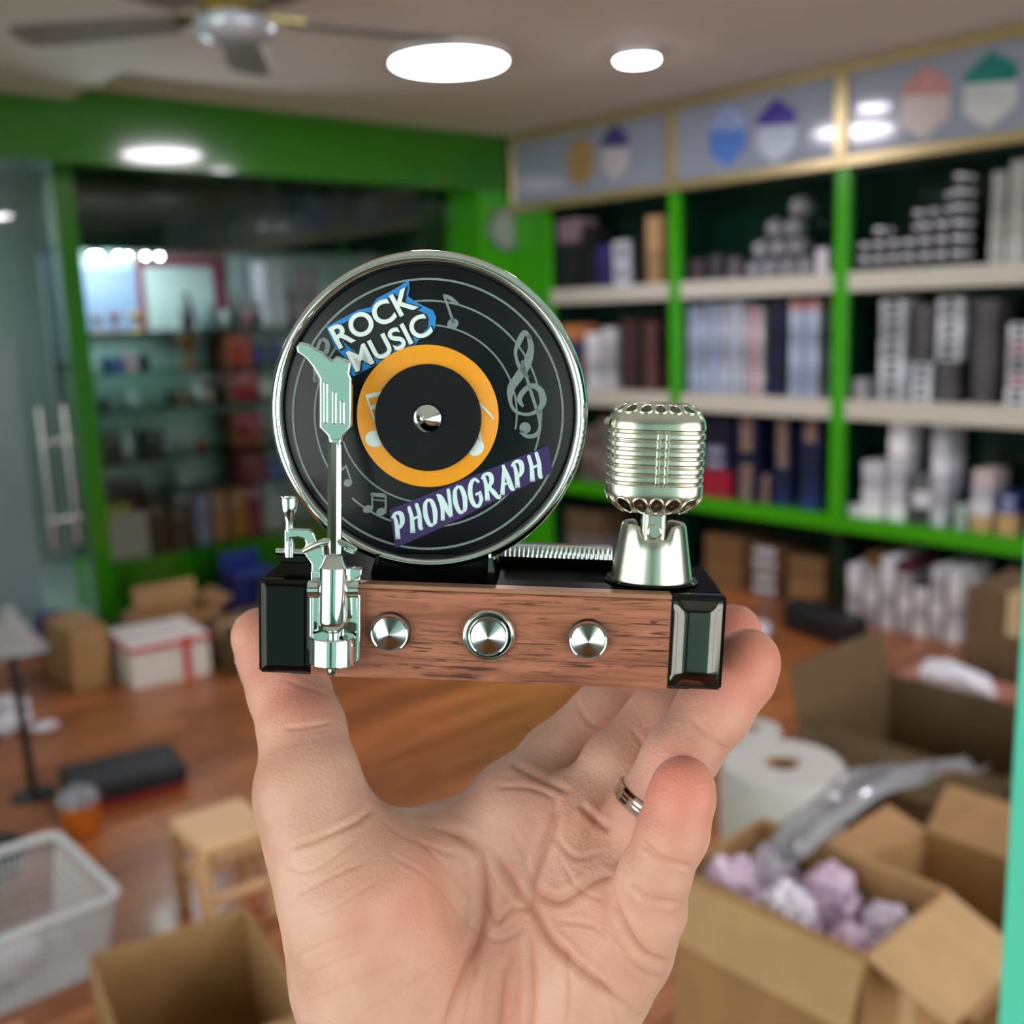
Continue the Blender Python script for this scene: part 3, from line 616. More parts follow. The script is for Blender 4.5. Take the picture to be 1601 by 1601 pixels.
# ---------------------------------------------------------------- things on the floor
mat('tape_red', (206, 60, 66), .4, var=.1); mat('foam_white', (226, 222, 216), .7, var=.03, scale=60, bump=.1); mat('clear_tape', (202, 176, 136), .15, var=.04)
mat('blue_plastic', (20, 42, 112), .35, var=.15); mat('orange_plastic', (206, 110, 36), .4, var=.06); mat('basket_white', (214, 218, 222), .4, var=.03)
mat('rubber_black', (26, 29, 34), .6, var=.1); mat('red_trim', (150, 30, 40), .5, var=.1); mat('paper_white', (226, 226, 236), .7, var=.04, bump=.2)
mat('bag_black', (34, 36, 40), .25, var=.2, scale=40, bump=.4); mat('foam_roll', (196, 196, 192), .5, var=.05, scale=80, bump=.3); mat('lamp_grey', (150, 150, 152), .4, var=.1)
glass_mat('film_grey', (235, 235, 240), .9, .12, film=((190, 190, 196), .5))
def carton(label, x0, x1, y0, y1, h, mt='card_brown', flaps=(), z0=0., t=.006, fmt=None, group='open cartons on the floor', tilt=0., tape=False):
    """open carton: bottom, four walls and the flaps named by side with an opening angle (deg from upright, outwards) and length"""
    w, d = x1-x0, y1-y0; o = empty('cardboard_box', ((x0+x1)/2, (y0+y1)/2, z0), math.radians(tilt)); tag(o, label, 'box', group)
    MB().box((-w/2, -d/2, 0), (w/2, d/2, t)).build('bottom', mt, o)
    walls = {'x-': ((-w/2, -d/2, t), (-w/2+t, d/2, h)), 'x+': ((w/2-t, -d/2, t), (w/2, d/2, h)), 'y-': ((-w/2+t, -d/2, t), (w/2-t, -d/2+t, h)), 'y+': ((-w/2+t, d/2-t, t), (w/2-t, d/2, h))}
    for k_, (a, b) in walls.items(): MB().box(a, b, bev=.001).build('side_wall', mt, o)
    for side, ang, ln in flaps:
        s = -1 if '-' in side else 1; ax = 0 if side[0] == 'x' else 1; half = (d if ax == 0 else w)/2-.003
        a = math.radians(ang); dirv = Vector((0, 0, 0)); dirv[ax] = s*math.sin(a); dirv.z = math.cos(a)
        nv = Vector((0, 0, 0)); nv[ax] = s*math.cos(a); nv.z = -math.sin(a)
        e = Vector((0, 0, 0)); e[1-ax] = 1; p_ = Vector((0, 0, h)); p_[ax] = s*((w if ax == 0 else d)/2-t/2)
        quad = [p_-e*half, p_+e*half, p_+e*(half-.004)+dirv*ln, p_-e*(half-.004)+dirv*ln]
        MB().prism([q+nv*t*.3 for q in quad], nv*t*.7).build('flap', fmt or mt, o)
    if tape:
        MB().box((-.025, -d/2-.001, h*.55), (.025, -d/2, h)).build('packing_tape', 'clear_tape', o)
    return o
def closed_box(label, x0, x1, y0, y1, h, mt='card_brown', z0=0., rz=0., group='closed cartons on the floor', tape='clear_tape', cat='box', name='cardboard_box'):
    w, d = x1-x0, y1-y0; o = empty(name, ((x0+x1)/2, (y0+y1)/2, z0), math.radians(rz)); tag(o, label, cat, group)
    MB().box((-w/2, -d/2, 0), (w/2, d/2, h-.006), bev=.003).build('body', mt, o)
    for s in (-1, 1): MB().box((-w/2+.001, s*.001, h-.0055), (w/2-.001, s*(d/2-.001), h), bev=.001).build('top_flap', mt, o)
    if tape:
        MB().box((-w/2-.0004, -.025, h), (w/2+.0004, .025, h+.0006)).build('packing_tape', tape, o)
        for s in (-1, 1): MB().box((s*(w/2+.0004), -.025, h*.7), (s*w/2, .025, h+.0006)).build('packing_tape', tape, o)
    return o

# right foreground: carton of wrapped packets with its front flap hanging down
bx0, bx1, by0, by1, bh = 1.385, 1.66, .765, 1.15, .50
bc = carton('open carton full of pinkish wrapped packets in the right foreground', bx0, bx1, by0, by1, bh, 'card_brown', (('x-', 160, .125), ('y-', 112, .15), ('x+', 160, .11), ('y+', 150, .10)), tape=True, fmt='card_pale')  # flaps coloured paler than the body, in place of a shadow line
pk = 0; rnd = random.Random(5)
# the lower part of the load is a plain inner box; packets lie on it
closed_box('inner box under the wrapped packets of the foreground carton', bx0+.012, bx1-.012, by0+.012, by1-.012, .345, 'card_brown', z0=.0065, tape=None)
for i, (x, y, sx, sy, sz, mt, lab) in enumerate(((.07, .07, .05, .048, .07, 'pink_bag', 'pinkish crumpled bag at the near left of the foreground carton'), (.205, .075, .05, .048, .06, 'clear_bag', 'crumpled bag at the near right of the foreground carton'),
        (.07, .19, .052, .05, .085, 'clear_bag', 'whitish crumpled bag central at the left side of the foreground carton'), (.205, .19, .05, .05, .075, 'pink_bag', 'pinkish crumpled bag central at the right side of the foreground carton'),
        (.07, .312, .052, .048, .088, 'pink_bag', 'pinkish crumpled bag at the far left of the foreground carton'), (.205, .312, .05, .048, .07, 'clear_bag', 'crumpled bag at the far right of the foreground carton'))):
    o = lump('plastic_bag', 20+i, sx, sy, sz, .28, mt, (bx0+x, by0+y, .353), i*1.3, 3.2, sub=5); tag(o, lab, 'bag', 'crumpled bags in the foreground carton')
def film(name, label, base, pts, width, mt, th=.004, seed=0):
    """crumpled strip of plastic along 3-D points"""
    from mathutils import noise
    P_ = smooth_path([tuple(p_) for p_ in pts], 6); n = len(P_); b = Vector(base)
    def fn(u, v):
        i = u*(n-1); p_ = Vector(P_[int(round(i))]); d = Vector(P_[min(int(round(i))+1, n-1)])-Vector(P_[max(int(round(i))-1, 0)])
        s = Vector((d.y, -d.x, 0)); s.normalize() if s.length else None
        return p_+s*(v-.5)*width+Vector((0, 0, .02*noise.noise(Vector((u*6+seed, v*3, seed)))+.012*math.sin(v*9+u*5)))-b
    o = MB().grid(fn, n, 9).build(name, mt, None, 60, loc=b); md = o.modifiers.new('thick', 'SOLIDIFY'); md.thickness = th
    tag(o, label, 'plastic film'); return o
film('plastic_wrap', 'long strip of clear wrap trailing over the foreground carton', (1.64, 1.0, .50), [(1.56, 1.04, .50), (1.68, 1.02, .55), (1.85, 1.0, .57), (2.05, 1.0, .53), (2.25, 1.0, .47)], .08, 'film_grey', seed=3)
# roll of foam wrap
rl = empty('foam_wrap_roll', (2.19, 1.46, 0)); tag(rl, 'standing white roll of foam wrap behind the foreground carton', 'roll')
MB().lathe([(.145, 0), (.155, .004), (.158, .34), (.150, .352), (.05, .354), (.045, .345), (.045, .1)], n=40, cap=False).build('wound_sheet', 'foam_roll', rl, 40)
MB().lathe([(.044, .0), (.044, .348), (.036, .348), (.036, .0)], n=24, cap=False).build('cardboard_core', 'card_brown', rl, 40)
c = on_z(1180, 1155, .1); 
sm = empty('foam_wrap_roll', (2.42, 1.72, 0)); tag(sm, 'smaller white roll of foam wrap beside the fingers, farther back', 'roll')
MB().lathe([(.08, 0), (.085, .004), (.085, .30), (.08, .306), (.03, .307), (.027, .3), (.027, .1)], n=32, cap=False).build('wound_sheet', 'foam_roll', sm, 40)
MB().lathe([(.0265, 0), (.0265, .303), (.02, .303), (.02, 0)], n=20, cap=False).build('cardboard_core', 'card_brown', sm, 40)
# dark open carton behind
carton('large dark open carton behind the roll of foam wrap', 2.50, 3.02, 1.02, 1.62, .34, 'card_dark', (('y+', 12, .15), ('x+', 118, .16), ('x-', 150, .12), ('y-', 120, .14)))
carton('low brown open carton at the right, beside the mint post', 1.80, 2.28, .72, 1.12, .26, 'card_brown', (('x-', 100, .1), ('y+', 70, .1), ('x+', 50, .13)))
o = lump('crumpled_paper', 51, .14, .06, .05, .3, 'paper_white', (3.36, 1.56, .202), 1.3, 2.6); tag(o, 'crumpled white paper lying on the pinkish brown carton', 'paper')
o = lump('crumpled_paper', 52, .07, .05, .05, .3, 'paper_white', (2.0, .9, .007), .3, 2.6); tag(o, 'crumpled white paper inside the low brown carton', 'paper')
closed_box('tall brown carton with tape beside the mint post', 3.62, 3.98, 1.32, 1.66, .50, 'card_dark', tape='clear_tape')
closed_box('pinkish brown carton lying before the white floor pile', 3.26, 3.56, 1.42, 1.80, .20, 'card_pink')
closed_box('tall narrow white carton at the right edge', 4.02, 4.2, 1.44, 1.58, .62, 'foam_white', tape=None)
bb = empty('black_case', (4.16, 2.56, 0), math.radians(78)); tag(bb, 'black soft case lying before the white boxes', 'case')
MB().box((-.22, -.07, 0), (.22, .07, .14), bev=.03).build('body', 'bag_black', bb, 30); MB().tube([(-.08, -.03, .138), (-.06, -.03, .17), (.06, -.03, .17), (.08, -.03, .138)], .008, 8).build('handle', 'black_plastic', bb, 40)
o = lump('plastic_bag', 61, .10, .07, .05, .3, 'clear_bag', (3.9, 2.75, 0), .4, 2.4); tag(o, 'crumpled lilac plastic bag on the floor before the black case', 'bag')

# left: boxes along the glass wall
fb = empty('foam_box', (1.785, 4.40, 0), math.radians(-6)); tag(fb, 'white box sealed with red tape on the floor by the glass wall', 'box')
MB().box((-.17, -.17, 0), (.17, .17, .15), bev=.006).build('body', 'foam_white', fb); MB().box((-.174, -.174, .151), (.174, .174, .192), bev=.006).build('lid', 'foam_white', fb)
MB().box((-.1745, -.1755, .160), (.1745, .1755, .184)).build('tape_band', 'tape_red', fb); MB().box((.05, -.176, .0), (.085, -.1756, .195)).build('tape_band', 'tape_red', fb)
closed_box('brown carton left of the red-taped white box', 1.42, 1.575, 4.42, 4.75, .265, 'card_brown')
closed_box('low brown carton right of the red-taped white box', 2.0, 2.26, 4.08, 4.40, .20, 'card_dark')
carton('brown open carton behind the red-taped white box', 1.90, 2.22, 4.66, 4.96, .17, 'card_brown', (('y+', 8, .09), ('x+', 60, .08), ('x-', 110, .08)), tilt=-5)
cr_ = empty('blue_crate', (2.95, 4.84, 0)); tag(cr_, 'dark blue plastic crate standing by the glass wall', 'crate')
MB().box((-.15, -.12, 0), (.15, .12, .012)).build('bottom', 'blue_plastic', cr_)
for a, b in (((-.15, -.12), (.15, -.108)), ((-.15, .108), (.15, .12)), ((-.15, -.108), (-.138, .108)), ((.138, -.108), (.15, .108))): MB().box((a[0], a[1], .012), (b[0], b[1], .22), bev=.002).build('side_wall', 'blue_plastic', cr_)
MB().tube([(-.155, -.125, .22), (.155, -.125, .22), (.155, .125, .22), (-.155, .125, .22)], .01, 8, True).build('rim', 'blue_plastic', cr_)
ch = empty('folding_seat', (2.56, 5.12, 0)); tag(ch, 'low dark blue plastic seat with upright back by the glass wall', 'seat')
MB().box((-.11, -.02, 0), (.11, .02, .31), bev=.012).build('backrest', 'blue_plastic', ch); MB().box((-.12, -.2, .20), (.12, -.021, .23), bev=.01).build('seat', 'blue_plastic', ch)
for sx in (-1, 1): MB().box((sx*.1-.012, -.19, 0), (sx*.1+.012, -.165, .2)).build('leg', 'blue_plastic', ch)
o = lump('plastic_bag', 71, .09, .07, .07, .3, 'bubble_wrap', (1.68, 4.86, 0), .4, 2.4); tag(o, 'crumpled pale plastic bag behind the left brown carton', 'bag')
o = lump('blue_bag', 72, .10, .07, .11, .25, 'blue_plastic', (1.55, 5.06, 0), .4, 2.2); tag(o, 'crumpled dark blue bag at the foot of the green post', 'bag')
# flat black case
mt_ = empty('flat_case', (1.19, 3.33, 0), math.radians(-11)); tag(mt_, 'flat black case with red lower edge on the wooden floor', 'case')
MB().box((-.185, -.12, .022), (.185, .12, .085), bev=.012).build('lid', 'rubber_black', mt_); MB().box((-.18, -.116, 0), (.18, .116, .022), bev=.004).build('lower_edge', 'red_trim', mt_)
# wooden stool
st_ = empty('wooden_stool', (1.095, 2.40, 0), math.radians(-3)); tag(st_, 'small pale wooden stool standing on the floor', 'stool')
def sb(nm, a, b, bev=.004): return MB().box(a, b, bev=bev).build(nm, 'stool_wood', st_)
sb('seat', (-.10, -.105, .225), (.10, .105, .25), .006)
for sx in (-1, 1):
    for sy in (-1, 1):
        M_ = Matrix.Translation((sx*.085, sy*.09, 0)) @ Matrix.Rotation(math.radians(3*sx), 4, 'Y'); MB().box((-.015, -.015, 0), (.015, .015, .226), M_, bev=.002).build('leg', 'stool_wood', st_)
for sy in (-1, 1): sb('rail', (-.075, sy*.09-.009, .19), (.075, sy*.09+.009, .222)); sb('stretcher', (-.075, sy*.09-.008, .085), (.075, sy*.09+.008, .11))
for sx in (-1, 1): sb('rail', (sx*.078-.009, -.076, .19), (sx*.078+.009, .076, .222)); sb('stretcher', (sx*.08-.008, -.076, .115), (sx*.08+.008, .076, .14))
# white lattice basket
bk = empty('plastic_basket', (.585, 2.54, 0)); tag(bk, 'white lattice plastic basket at the left edge of the picture', 'basket')
w0, d0, w1, d1, hb = .165, .175, .205, .21, .20
def bp_(s, t, z): f = z/hb; return (s*(w0+(w1-w0)*f), t*(d0+(d1-d0)*f), z)
MB().box((-w0, -d0, .002), (w0, d0, .008)).build('bottom', 'basket_white', bk)
for side in range(4):
    mb = MB(); n = 26
    def P2(u, z, side=side): return bp_(*((u, -1), (1, u), (-u, 1), (-1, -u))[side], z)
    for i in range(n+1):
        u = -1+2*i/n; mb.tube([P2(u, .008, side), P2(u, hb-.01, side)], .0022, 4)
    for z in (.03, .055, .08, .105, .13, .155): mb.tube([P2(-1, z, side), P2(1, z, side)], .0026, 4)
    o = mb.build('lattice_side', 'basket_white', bk); o['kind'] = 'stuff'
rim = []
for k_ in range(4):
    cx_, cy_ = ((1, -1), (1, 1), (-1, 1), (-1, -1))[k_]; c = Vector((cx_*(w1-.03), cy_*(d1-.03), hb)); a0 = (-90, 0, 90, 180)[k_]
    for j in range(5): a = math.radians(a0+j*22.5); rim.append(c+Vector((.036*math.cos(a), .036*math.sin(a), 0)))
MB().tube(rim, .011, 8, True).build('rim', 'basket_white', bk, 60)
o = lump('wrapped_packet', 81, .10, .05, .04, .2, 'paper_white', (.60, 2.50, .009), .5, 2.4); tag(o, 'white wrapped packet lying in the lattice basket', 'packet')
o = lump('wrapped_packet', 82, .04, .03, .03, .2, 'clear_bag', (.47, 2.405, .009), .2, 2.4); tag(o, 'small clear packet in the front of the lattice basket', 'packet')
# cartons in the left foreground
carton('open carton with empty inside in the left foreground', .5585, .8725, 1.542, 1.942, .30, 'card_brown', (('y-', 115, .12),), tilt=-11)
o = lump('crumpled_paper', 91, .035, .03, .03, .3, 'paper_white', (.80, 1.70, .0065), .2, 2.5); tag(o, 'small crumpled paper inside the left foreground carton', 'paper')
closed_box('pale carton at the lower left corner', .16, .47, 1.63, 1.98, .22, 'card_pale')
o = lump('crumpled_paper', 92, .035, .035, .04, .35, 'paper_white', (.40, 1.80, .221), .2, 2.5); tag(o, 'crumpled white tissue on the corner carton', 'paper')
# stand with a hooded head, orange tub, bag
tr = empty('floor_stand', (.955, 3.50, 0)); tag(tr, 'black pole stand with a grey hooded head at the left', 'stand')
MB().lathe([(.07, 0), (.07, .008), (.02, .014), (.015, .02)], n=24).build('base', 'black_plastic', tr, 40)
MB().tube([(0, 0, .015), (-.004, .01, .25), (-.01, .03, .50)], .014, 10).build('pole', 'black_plastic', tr, 40)
MB().lathe([(.12, 0), (.115, .01), (.03, .12), (.02, .15), (.012, .152)], (-.01, .03, .49), (.1, .1, 1), 24).build('hood', 'lamp_grey', tr, 40)
tb = empty('orange_tub', (.975, 3.12, 0)); tag(tb, 'orange tub topped with clear plastic beside the flat black case', 'tub')
MB().lathe([(.048, 0), (.052, .004), (.058, .10), (.055, .10), (.05, .01)], n=28).build('wall', 'orange_plastic', tb, 40)
lump('plastic_cover', 95, .06, .06, .035, .3, 'bubble_wrap', (0, 0, .085), 0, 2.6, parent=tb)
o = lump('black_bag', 96, .09, .08, .07, .3, 'bag_black', (.70, 3.02, 0), 0, 2.4); tag(o, 'crumpled black plastic bag behind the lattice basket', 'bag')
for i, (px_, py_) in enumerate(((70, 1140), (18, 1140), (14, 1110))):
    p_ = on_z(px_, py_); o = lump('paper_scrap', 100+i, (.05, .10, .09)[i], (.04, .07, .06)[i], (.015, .04, .03)[i], .3, 'paper_white', (p_.x, p_.y, 0), i, 2.5)
    tag(o, ['small white paper scrap on the floor near the flat black case', 'white paper bundle on the floor at the left edge', 'white paper bundle behind the left edge bundle'][i], 'paper')
# ---------------------------------------------------------------- the phonograph ornament in the hand
D0 = .240                                     # distance of the base's front face
_r = math.radians
tx = (CX*math.cos(_r(2.0))-CY*math.sin(_r(2.0)))
tx = (tx-CZ*math.sin(_r(1.5))).normalized()
ty = (CZ*math.cos(_r(9))+CY*math.sin(_r(9))); ty = (ty-tx*ty.dot(tx)).normalized()
tz = tx.cross(ty)
TO = CAM+ray(766, 993)*D0
TM = Matrix((tx, ty, tz)).transposed().to_4x4(); TM.translation = TO; TI = TM.inverted()
toy = empty('phonograph_ornament'); toy.matrix_world = TM; toy.empty_display_size = .02
tag(toy, 'miniature phonograph ornament with record disc and silver microphone held in the hand', 'ornament')
_c = TI @ CAM; _MI = TI.to_3x3()
def tp(px, py, y=0.):
    """ornament coordinates (metres) of a measured pixel at depth y (mm behind the front face)"""
    d = _MI @ ray(px, py); y = y*.001; t = (y-_c.y)/d.y; return _c+d*t
def tl(n_px, y=0.): return n_px*(D0+y*.001)/F_PX      # a length in pixels at that depth
mm = .001

mat('chrome', (228, 234, 232), .07, 1., var=.02, scale=60)
mat('nickel', (222, 220, 206), .27, 1., var=.03, scale=200)
mat('piano_black', (7, 7, 8), .08, var=.1, spec=.3)
mat('deck_black', (7, 7, 8), .25, var=.1, spec=.01)
mat('smoked_chrome', (98, 94, 90), .12, 1., var=.05, scale=100)
mat('record_rim_dark', (12, 14, 16), .25, var=.1)
mat('label_orange', (246, 160, 28), .45, var=.03, scale=400)
mat('label_black', (12, 16, 20), .5, var=.1, scale=600, spec=.2)
mat('print_grey', (128, 140, 140), .45, .3, var=.18, scale=1500)
mat('print_white', (226, 238, 236), .5, var=.02)
mat('sticker_blue', (38, 132, 205), .4, var=.05, scale=500)
mat('sticker_black', (10, 14, 20), .4, var=.05)
mat('sticker_purple', (52, 30, 92), .5, var=.08, scale=900)
mat('letter_white', (215, 238, 240), .5, var=.03)
mat('bronze_edge', (196, 140, 112), .3, .5, var=.05)

def brushed(name, rgb, rough, aniso, metal=1., rings=0.):
    mt = mat(name, rgb, rough, metal, var=.03, scale=300); n = mt.node_tree.nodes; l = mt.node_tree.links; b = n['Principled BSDF']
    tg = n.new('ShaderNodeTangent'); tg.direction_type = 'RADIAL'; tg.axis = 'Y'
    l.new(tg.outputs[0], b.inputs['Tangent']); b.inputs['Anisotropic'].default_value = aniso
    if rings:
        tc = n.new('ShaderNodeTexCoord'); wv = n.new('ShaderNodeTexWave'); wv.wave_type = 'RINGS'; wv.rings_direction = 'Y'
        wv.inputs['Scale'].default_value = rings
        l.new(tc.outputs['Object'], wv.inputs['Vector'])
        bp = n.new('ShaderNodeBump'); bp.inputs['Strength'].default_value = .12; bp.inputs['Distance'].default_value = .0001
        l.new(wv.outputs['Fac'], bp.inputs['Height']); l.new(bp.outputs[0], b.inputs['Normal'])
    return mt
brushed('spun_metal', (190, 196, 194), .15, .85)
brushed('vinyl', (14, 18, 21), .22, .94, .0, rings=1100.); MATS['vinyl'].node_tree.nodes['Principled BSDF'].inputs['Specular IOR Level'].default_value = .3

def walnut():
    mt = bpy.data.materials.new('walnut'); mt.use_nodes = True; MATS['walnut'] = mt
    n = mt.node_tree.nodes; l = mt.node_tree.links; p = n['Principled BSDF']
    tc = n.new('ShaderNodeTexCoord')
    def nz(scale, det, dist, rough=.6):
        mp = n.new('ShaderNodeMapping'); mp.inputs['Scale'].default_value = scale; l.new(tc.outputs['Object'], mp.inputs[0])
        t = n.new('ShaderNodeTexNoise'); t.inputs['Scale'].default_value = 1; t.inputs['Detail'].default_value = det
        t.inputs['Distortion'].default_value = dist; t.inputs['Roughness'].default_value = rough; l.new(mp.outputs[0], t.inputs['Vector']); return t
    a = nz((28, 200, 240), 5, .9); g = nz((70, 900, 1250), 4, 1.6, .55); m_ = nz((35, 100, 130), 2, .5)
    r1 = n.new('ShaderNodeValToRGB'); l.new(a.outputs['Fac'], r1.inputs[0])
    e = r1.color_ramp.elements; e[0].position = .32; e[0].color = (*lin((134, 76, 54)), 1); e[1].position = .68; e[1].color = (*lin((192, 122, 94)), 1)
    # dark short grain lines, gathered in patches
    r2 = n.new('ShaderNodeValToRGB'); l.new(g.outputs['Fac'], r2.inputs[0]); e = r2.color_ramp.elements
    e[0].position = .38; e[0].color = (1, 1, 1, 1); e[1].position = .47; e[1].color = (0, 0, 0, 1)
    r3 = n.new('ShaderNodeMapRange'); r3.inputs[1].default_value = .34; r3.inputs[2].default_value = .55; l.new(m_.outputs['Fac'], r3.inputs[0])
    mu = n.new('ShaderNodeMath'); mu.operation = 'MULTIPLY'; l.new(r2.outputs[0], mu.inputs[0]); l.new(r3.outputs[0], mu.inputs[1])
    mx = n.new('ShaderNodeMixRGB'); l.new(mu.outputs[0], mx.inputs[0]); l.new(r1.outputs[0], mx.inputs[1]); mx.inputs[2].default_value = (*lin((78, 42, 32)), 1)
    l.new(mx.outputs[0], p.inputs['Base Color']); p.inputs['Roughness'].default_value = .42
    bp = n.new('ShaderNodeBump'); bp.inputs['Strength'].default_value = .2; bp.inputs['Distance'].default_value = .0001; bp.invert = True
    l.new(mu.outputs[0], bp.inputs['Height']); l.new(bp.outputs[0], p.inputs['Normal'])
walnut()

# base: black lacquered block, wood front, pillow-shaped end panels
hw, hh, dep = .0531, .0110, .032
MB().box((-hw, 0, -hh), (hw, dep, hh), bev=.0007).build('base', 'piano_black', toy)
a = tp(486, 912, -1.); b = tp(1046, 1078, -1.)
wx0 = tp(486, 990, -1.).x; wx1 = tp(1047, 1000, -1.).x
MB().box((wx0, -.0012, -hh+.0001), (wx1, .0006, hh-.0011), bev=.0003).build('wood_panel', 'walnut', toy)
MB().box((wx0, -.0011, hh-.0010), (wx1, .0030, hh+.0001), bev=.0002).build('top_strip', 'bronze_edge', toy)
def pillow(x0, x1, z0, z1, bulge, inset):
    def fn(u, v):
        x = x0+(x1-x0)*u; z = z0+(z1-z0)*v
        e = min(u, 1-u)*(x1-x0); g = min(v, 1-v)*(z1-z0)
        a_ = min(1, e/inset); b_ = min(1, g/inset); t = math.sin(a_*math.pi/2)*math.sin(b_*math.pi/2)
        return (x, -.0002-bulge*t, z)
    return MB().grid(fn, 26, 40)
pillow(wx1+.0006, hw-.0009, -hh+.0011, hh-.0012, .0014, .0034).build('end_panel', 'smoked_chrome', toy, 80)
pillow(-hw+.0008, wx0-.0005, -hh+.0008, hh-.0008, .0003, .0012).build('end_panel', 'piano_black', toy, 80)
MB().box((-.046, .002, -hh-.0006), (.046, .030, -hh)).build('base_plate', 'black_plastic', toy)

MB().box((-hw+.001, .0032, hh-.0002), (hw-.001, dep-.001, hh+.0001)).build('top_deck', 'deck_black', toy)
# knobs
def knob(px, py, r_px, bezel=False):
    c = tp(px, py, -1.2); R = tl(r_px, -1.2)
    if bezel:
        k = MB().lathe([(R, 0), (R, .0011), (R*.95, .0015), (R*.90, .0013), (R*.86, .0008), (R*.80, .0008)], c, (0, -1, 0), 48, False).build('knob_bezel', 'chrome', toy, 50)
        R *= .76
    f = MB().lathe([(R*1.06, 0), (R*1.06, .0006), (R*.99, .0007)], c, (0, -1, 0), 48, False).build('knob_collar', 'black_plastic', toy, 50)
    k = MB().lathe([(R*.99, 0), (R*.99, .0020), (R*.95, .0024), (R*.90, .0023)], (0, 0, 0), (0, -1, 0), 56, False).build('knob', 'chrome', toy, 40, loc=c)
    MB().lathe([(R*.91, .0020), (R*.5, .0026), (R*.02, .0033)], (0, 0, 0), (0, -1, 0), 64, False).build('knob_face', 'spun_metal', k, 60)
knob(611, 987, 30); knob(764, 992, 41, True); knob(919, 998, 30)

# record disc
YD = 13.0                                       # mm, front of the vinyl
dc = tp(670.5, 646, YD); RR = tl(241, YD)
st = MB()
st.prism([tp(586, 905, 11), tp(782, 908, 11), tp(770, 868, 11), tp(598, 866, 11)], (0, .008, 0)).build('disc_stand', 'piano_black', toy)
MB().prism([tp(762, 908, 9.5), tp(776, 908, 9.5), tp(769, 872, 9.5), tp(764, 872, 9.5)], (0, .010, 0)).build('stand_bracket', 'chrome', toy)
MB().prism([tp(578, 903, 9.5), tp(588, 904, 9.5), tp(594, 866, 9.5), tp(588, 866, 9.5)], (0, .010, 0)).build('stand_bracket', 'piano_black', toy)
rim_prof = [(.915, .0012), (.925, .0022), (.940, .0029), (.955, .0031), (.972, .0028), (.990, .0018), (1.0, .0004), (1.0, -.0022), (.985, -.0042), (.95, -.0048), (.5, -.0048), (.05, -.0048)]
MB().lathe([(RR*r, h) for r, h in rim_prof], dc, (0, -1, 0), 128, False).build('disc_rim', 'chrome', toy, 60)
rec = MB().lathe([(RR*.925, -.0005), (RR*.92, .0008), (RR*.90, .0012), (RR*.3, .0012), (RR*.02, .0012)], (0, 0, 0), (0, -1, 0), 128, False).build('record', 'vinyl', toy, 40, loc=dc)
YP = YD-1.25                                    # print plane just above the vinyl
def arc(cx, cy, r_px, w_px, a0, a1, n=90):
    """engraved line: flat arc, angles clockwise from the top"""
    mb = MB(); vs = []; fs = []
    for i in range(n+1):
        t = _r(a0+(a1-a0)*i/n)
        for q in (-.5, .5):
            rr = r_px+q*w_px; vs.append(tp(cx+rr*math.sin(t), cy-rr*math.cos(t), YP-.05)-dc)
    fs = [(2*i, 2*i+1, 2*i+3, 2*i+2) for i in range(n)]
    return mb.add(vs, fs).build('stave_line', 'print_grey', rec)
for r_, w_, a0, a1 in ((211, 3.4, -8, 352), (177, 3.0, -9, 222), (177, 3.0, 232, 330), (139, 2.8, -1, 100), (139, 2.6, 152, 260), (139, 2.6, 300, 330)):
    arc(669, 647, r_, w_, a0, a1)
def ribbon(mb, pts, y, off=None, cap=5, wmul=1.):
    """flat brush stroke through [(px,py,width px)] on the plane y"""
    P = smooth_path(pts, 6) if len(pts) > 2 else [np.array(p, float) for p in pts]
    vs = []; n = len(P); off = off or Vector((0, 0, 0)); left = []; right = []
    for i, p in enumerate(P):
        d = P[min(i+1, n-1)][:2]-P[max(i-1, 0)][:2]; L = np.hypot(*d) or 1; nx, ny = -d[1]/L, d[0]/L; w = max(p[2], .4)*wmul/2
        left.append((p[0]+nx*w, p[1]+ny*w)); right.append((p[0]-nx*w, p[1]-ny*w))
    def capring(i, sgn):
        p = P[i]; d = P[min(i+1, n-1)][:2]-P[max(i-1, 0)][:2]; a = math.atan2(d[1], d[0]); w = max(p[2], .4)*wmul/2
        return [(p[0]+w*math.cos(a+sgn*(math.pi/2+math.pi*k/cap)), p[1]+w*math.sin(a+sgn*(math.pi/2+math.pi*k/cap))) for k in range(1, cap)]
    for i in range(n-1):
        q = [left[i], right[i], right[i+1], left[i+1]]; mb.add([tp(*v, y)-off for v in q], [(0, 1, 2, 3)])
    st_ = capring(0, 1); mb.add([tp(*v, y)-off for v in [left[0]]+st_+[right[0]]], [tuple(range(cap+1))])
    en = [(P[-1][0]+(v[0]-P[-1][0]), v[1]) for v in capring(n-1, -1)]; mb.add([tp(*v, y)-off for v in [left[-1]]+en+[right[-1]]], [tuple(range(cap+1))])
    return mb
def blob(mb, cx, cy, rx, ry, rot, y, off):
    a = _r(rot); vs = [tp(cx+rx*math.cos(t)*math.cos(a)-ry*math.sin(t)*math.sin(a), cy+rx*math.cos(t)*math.sin(a)+ry*math.sin(t)*math.cos(a), y)-off for t in [2*math.pi*k/20 for k in range(20)]]
    return mb.add(vs, [tuple(range(20))])
YN = YP-.12
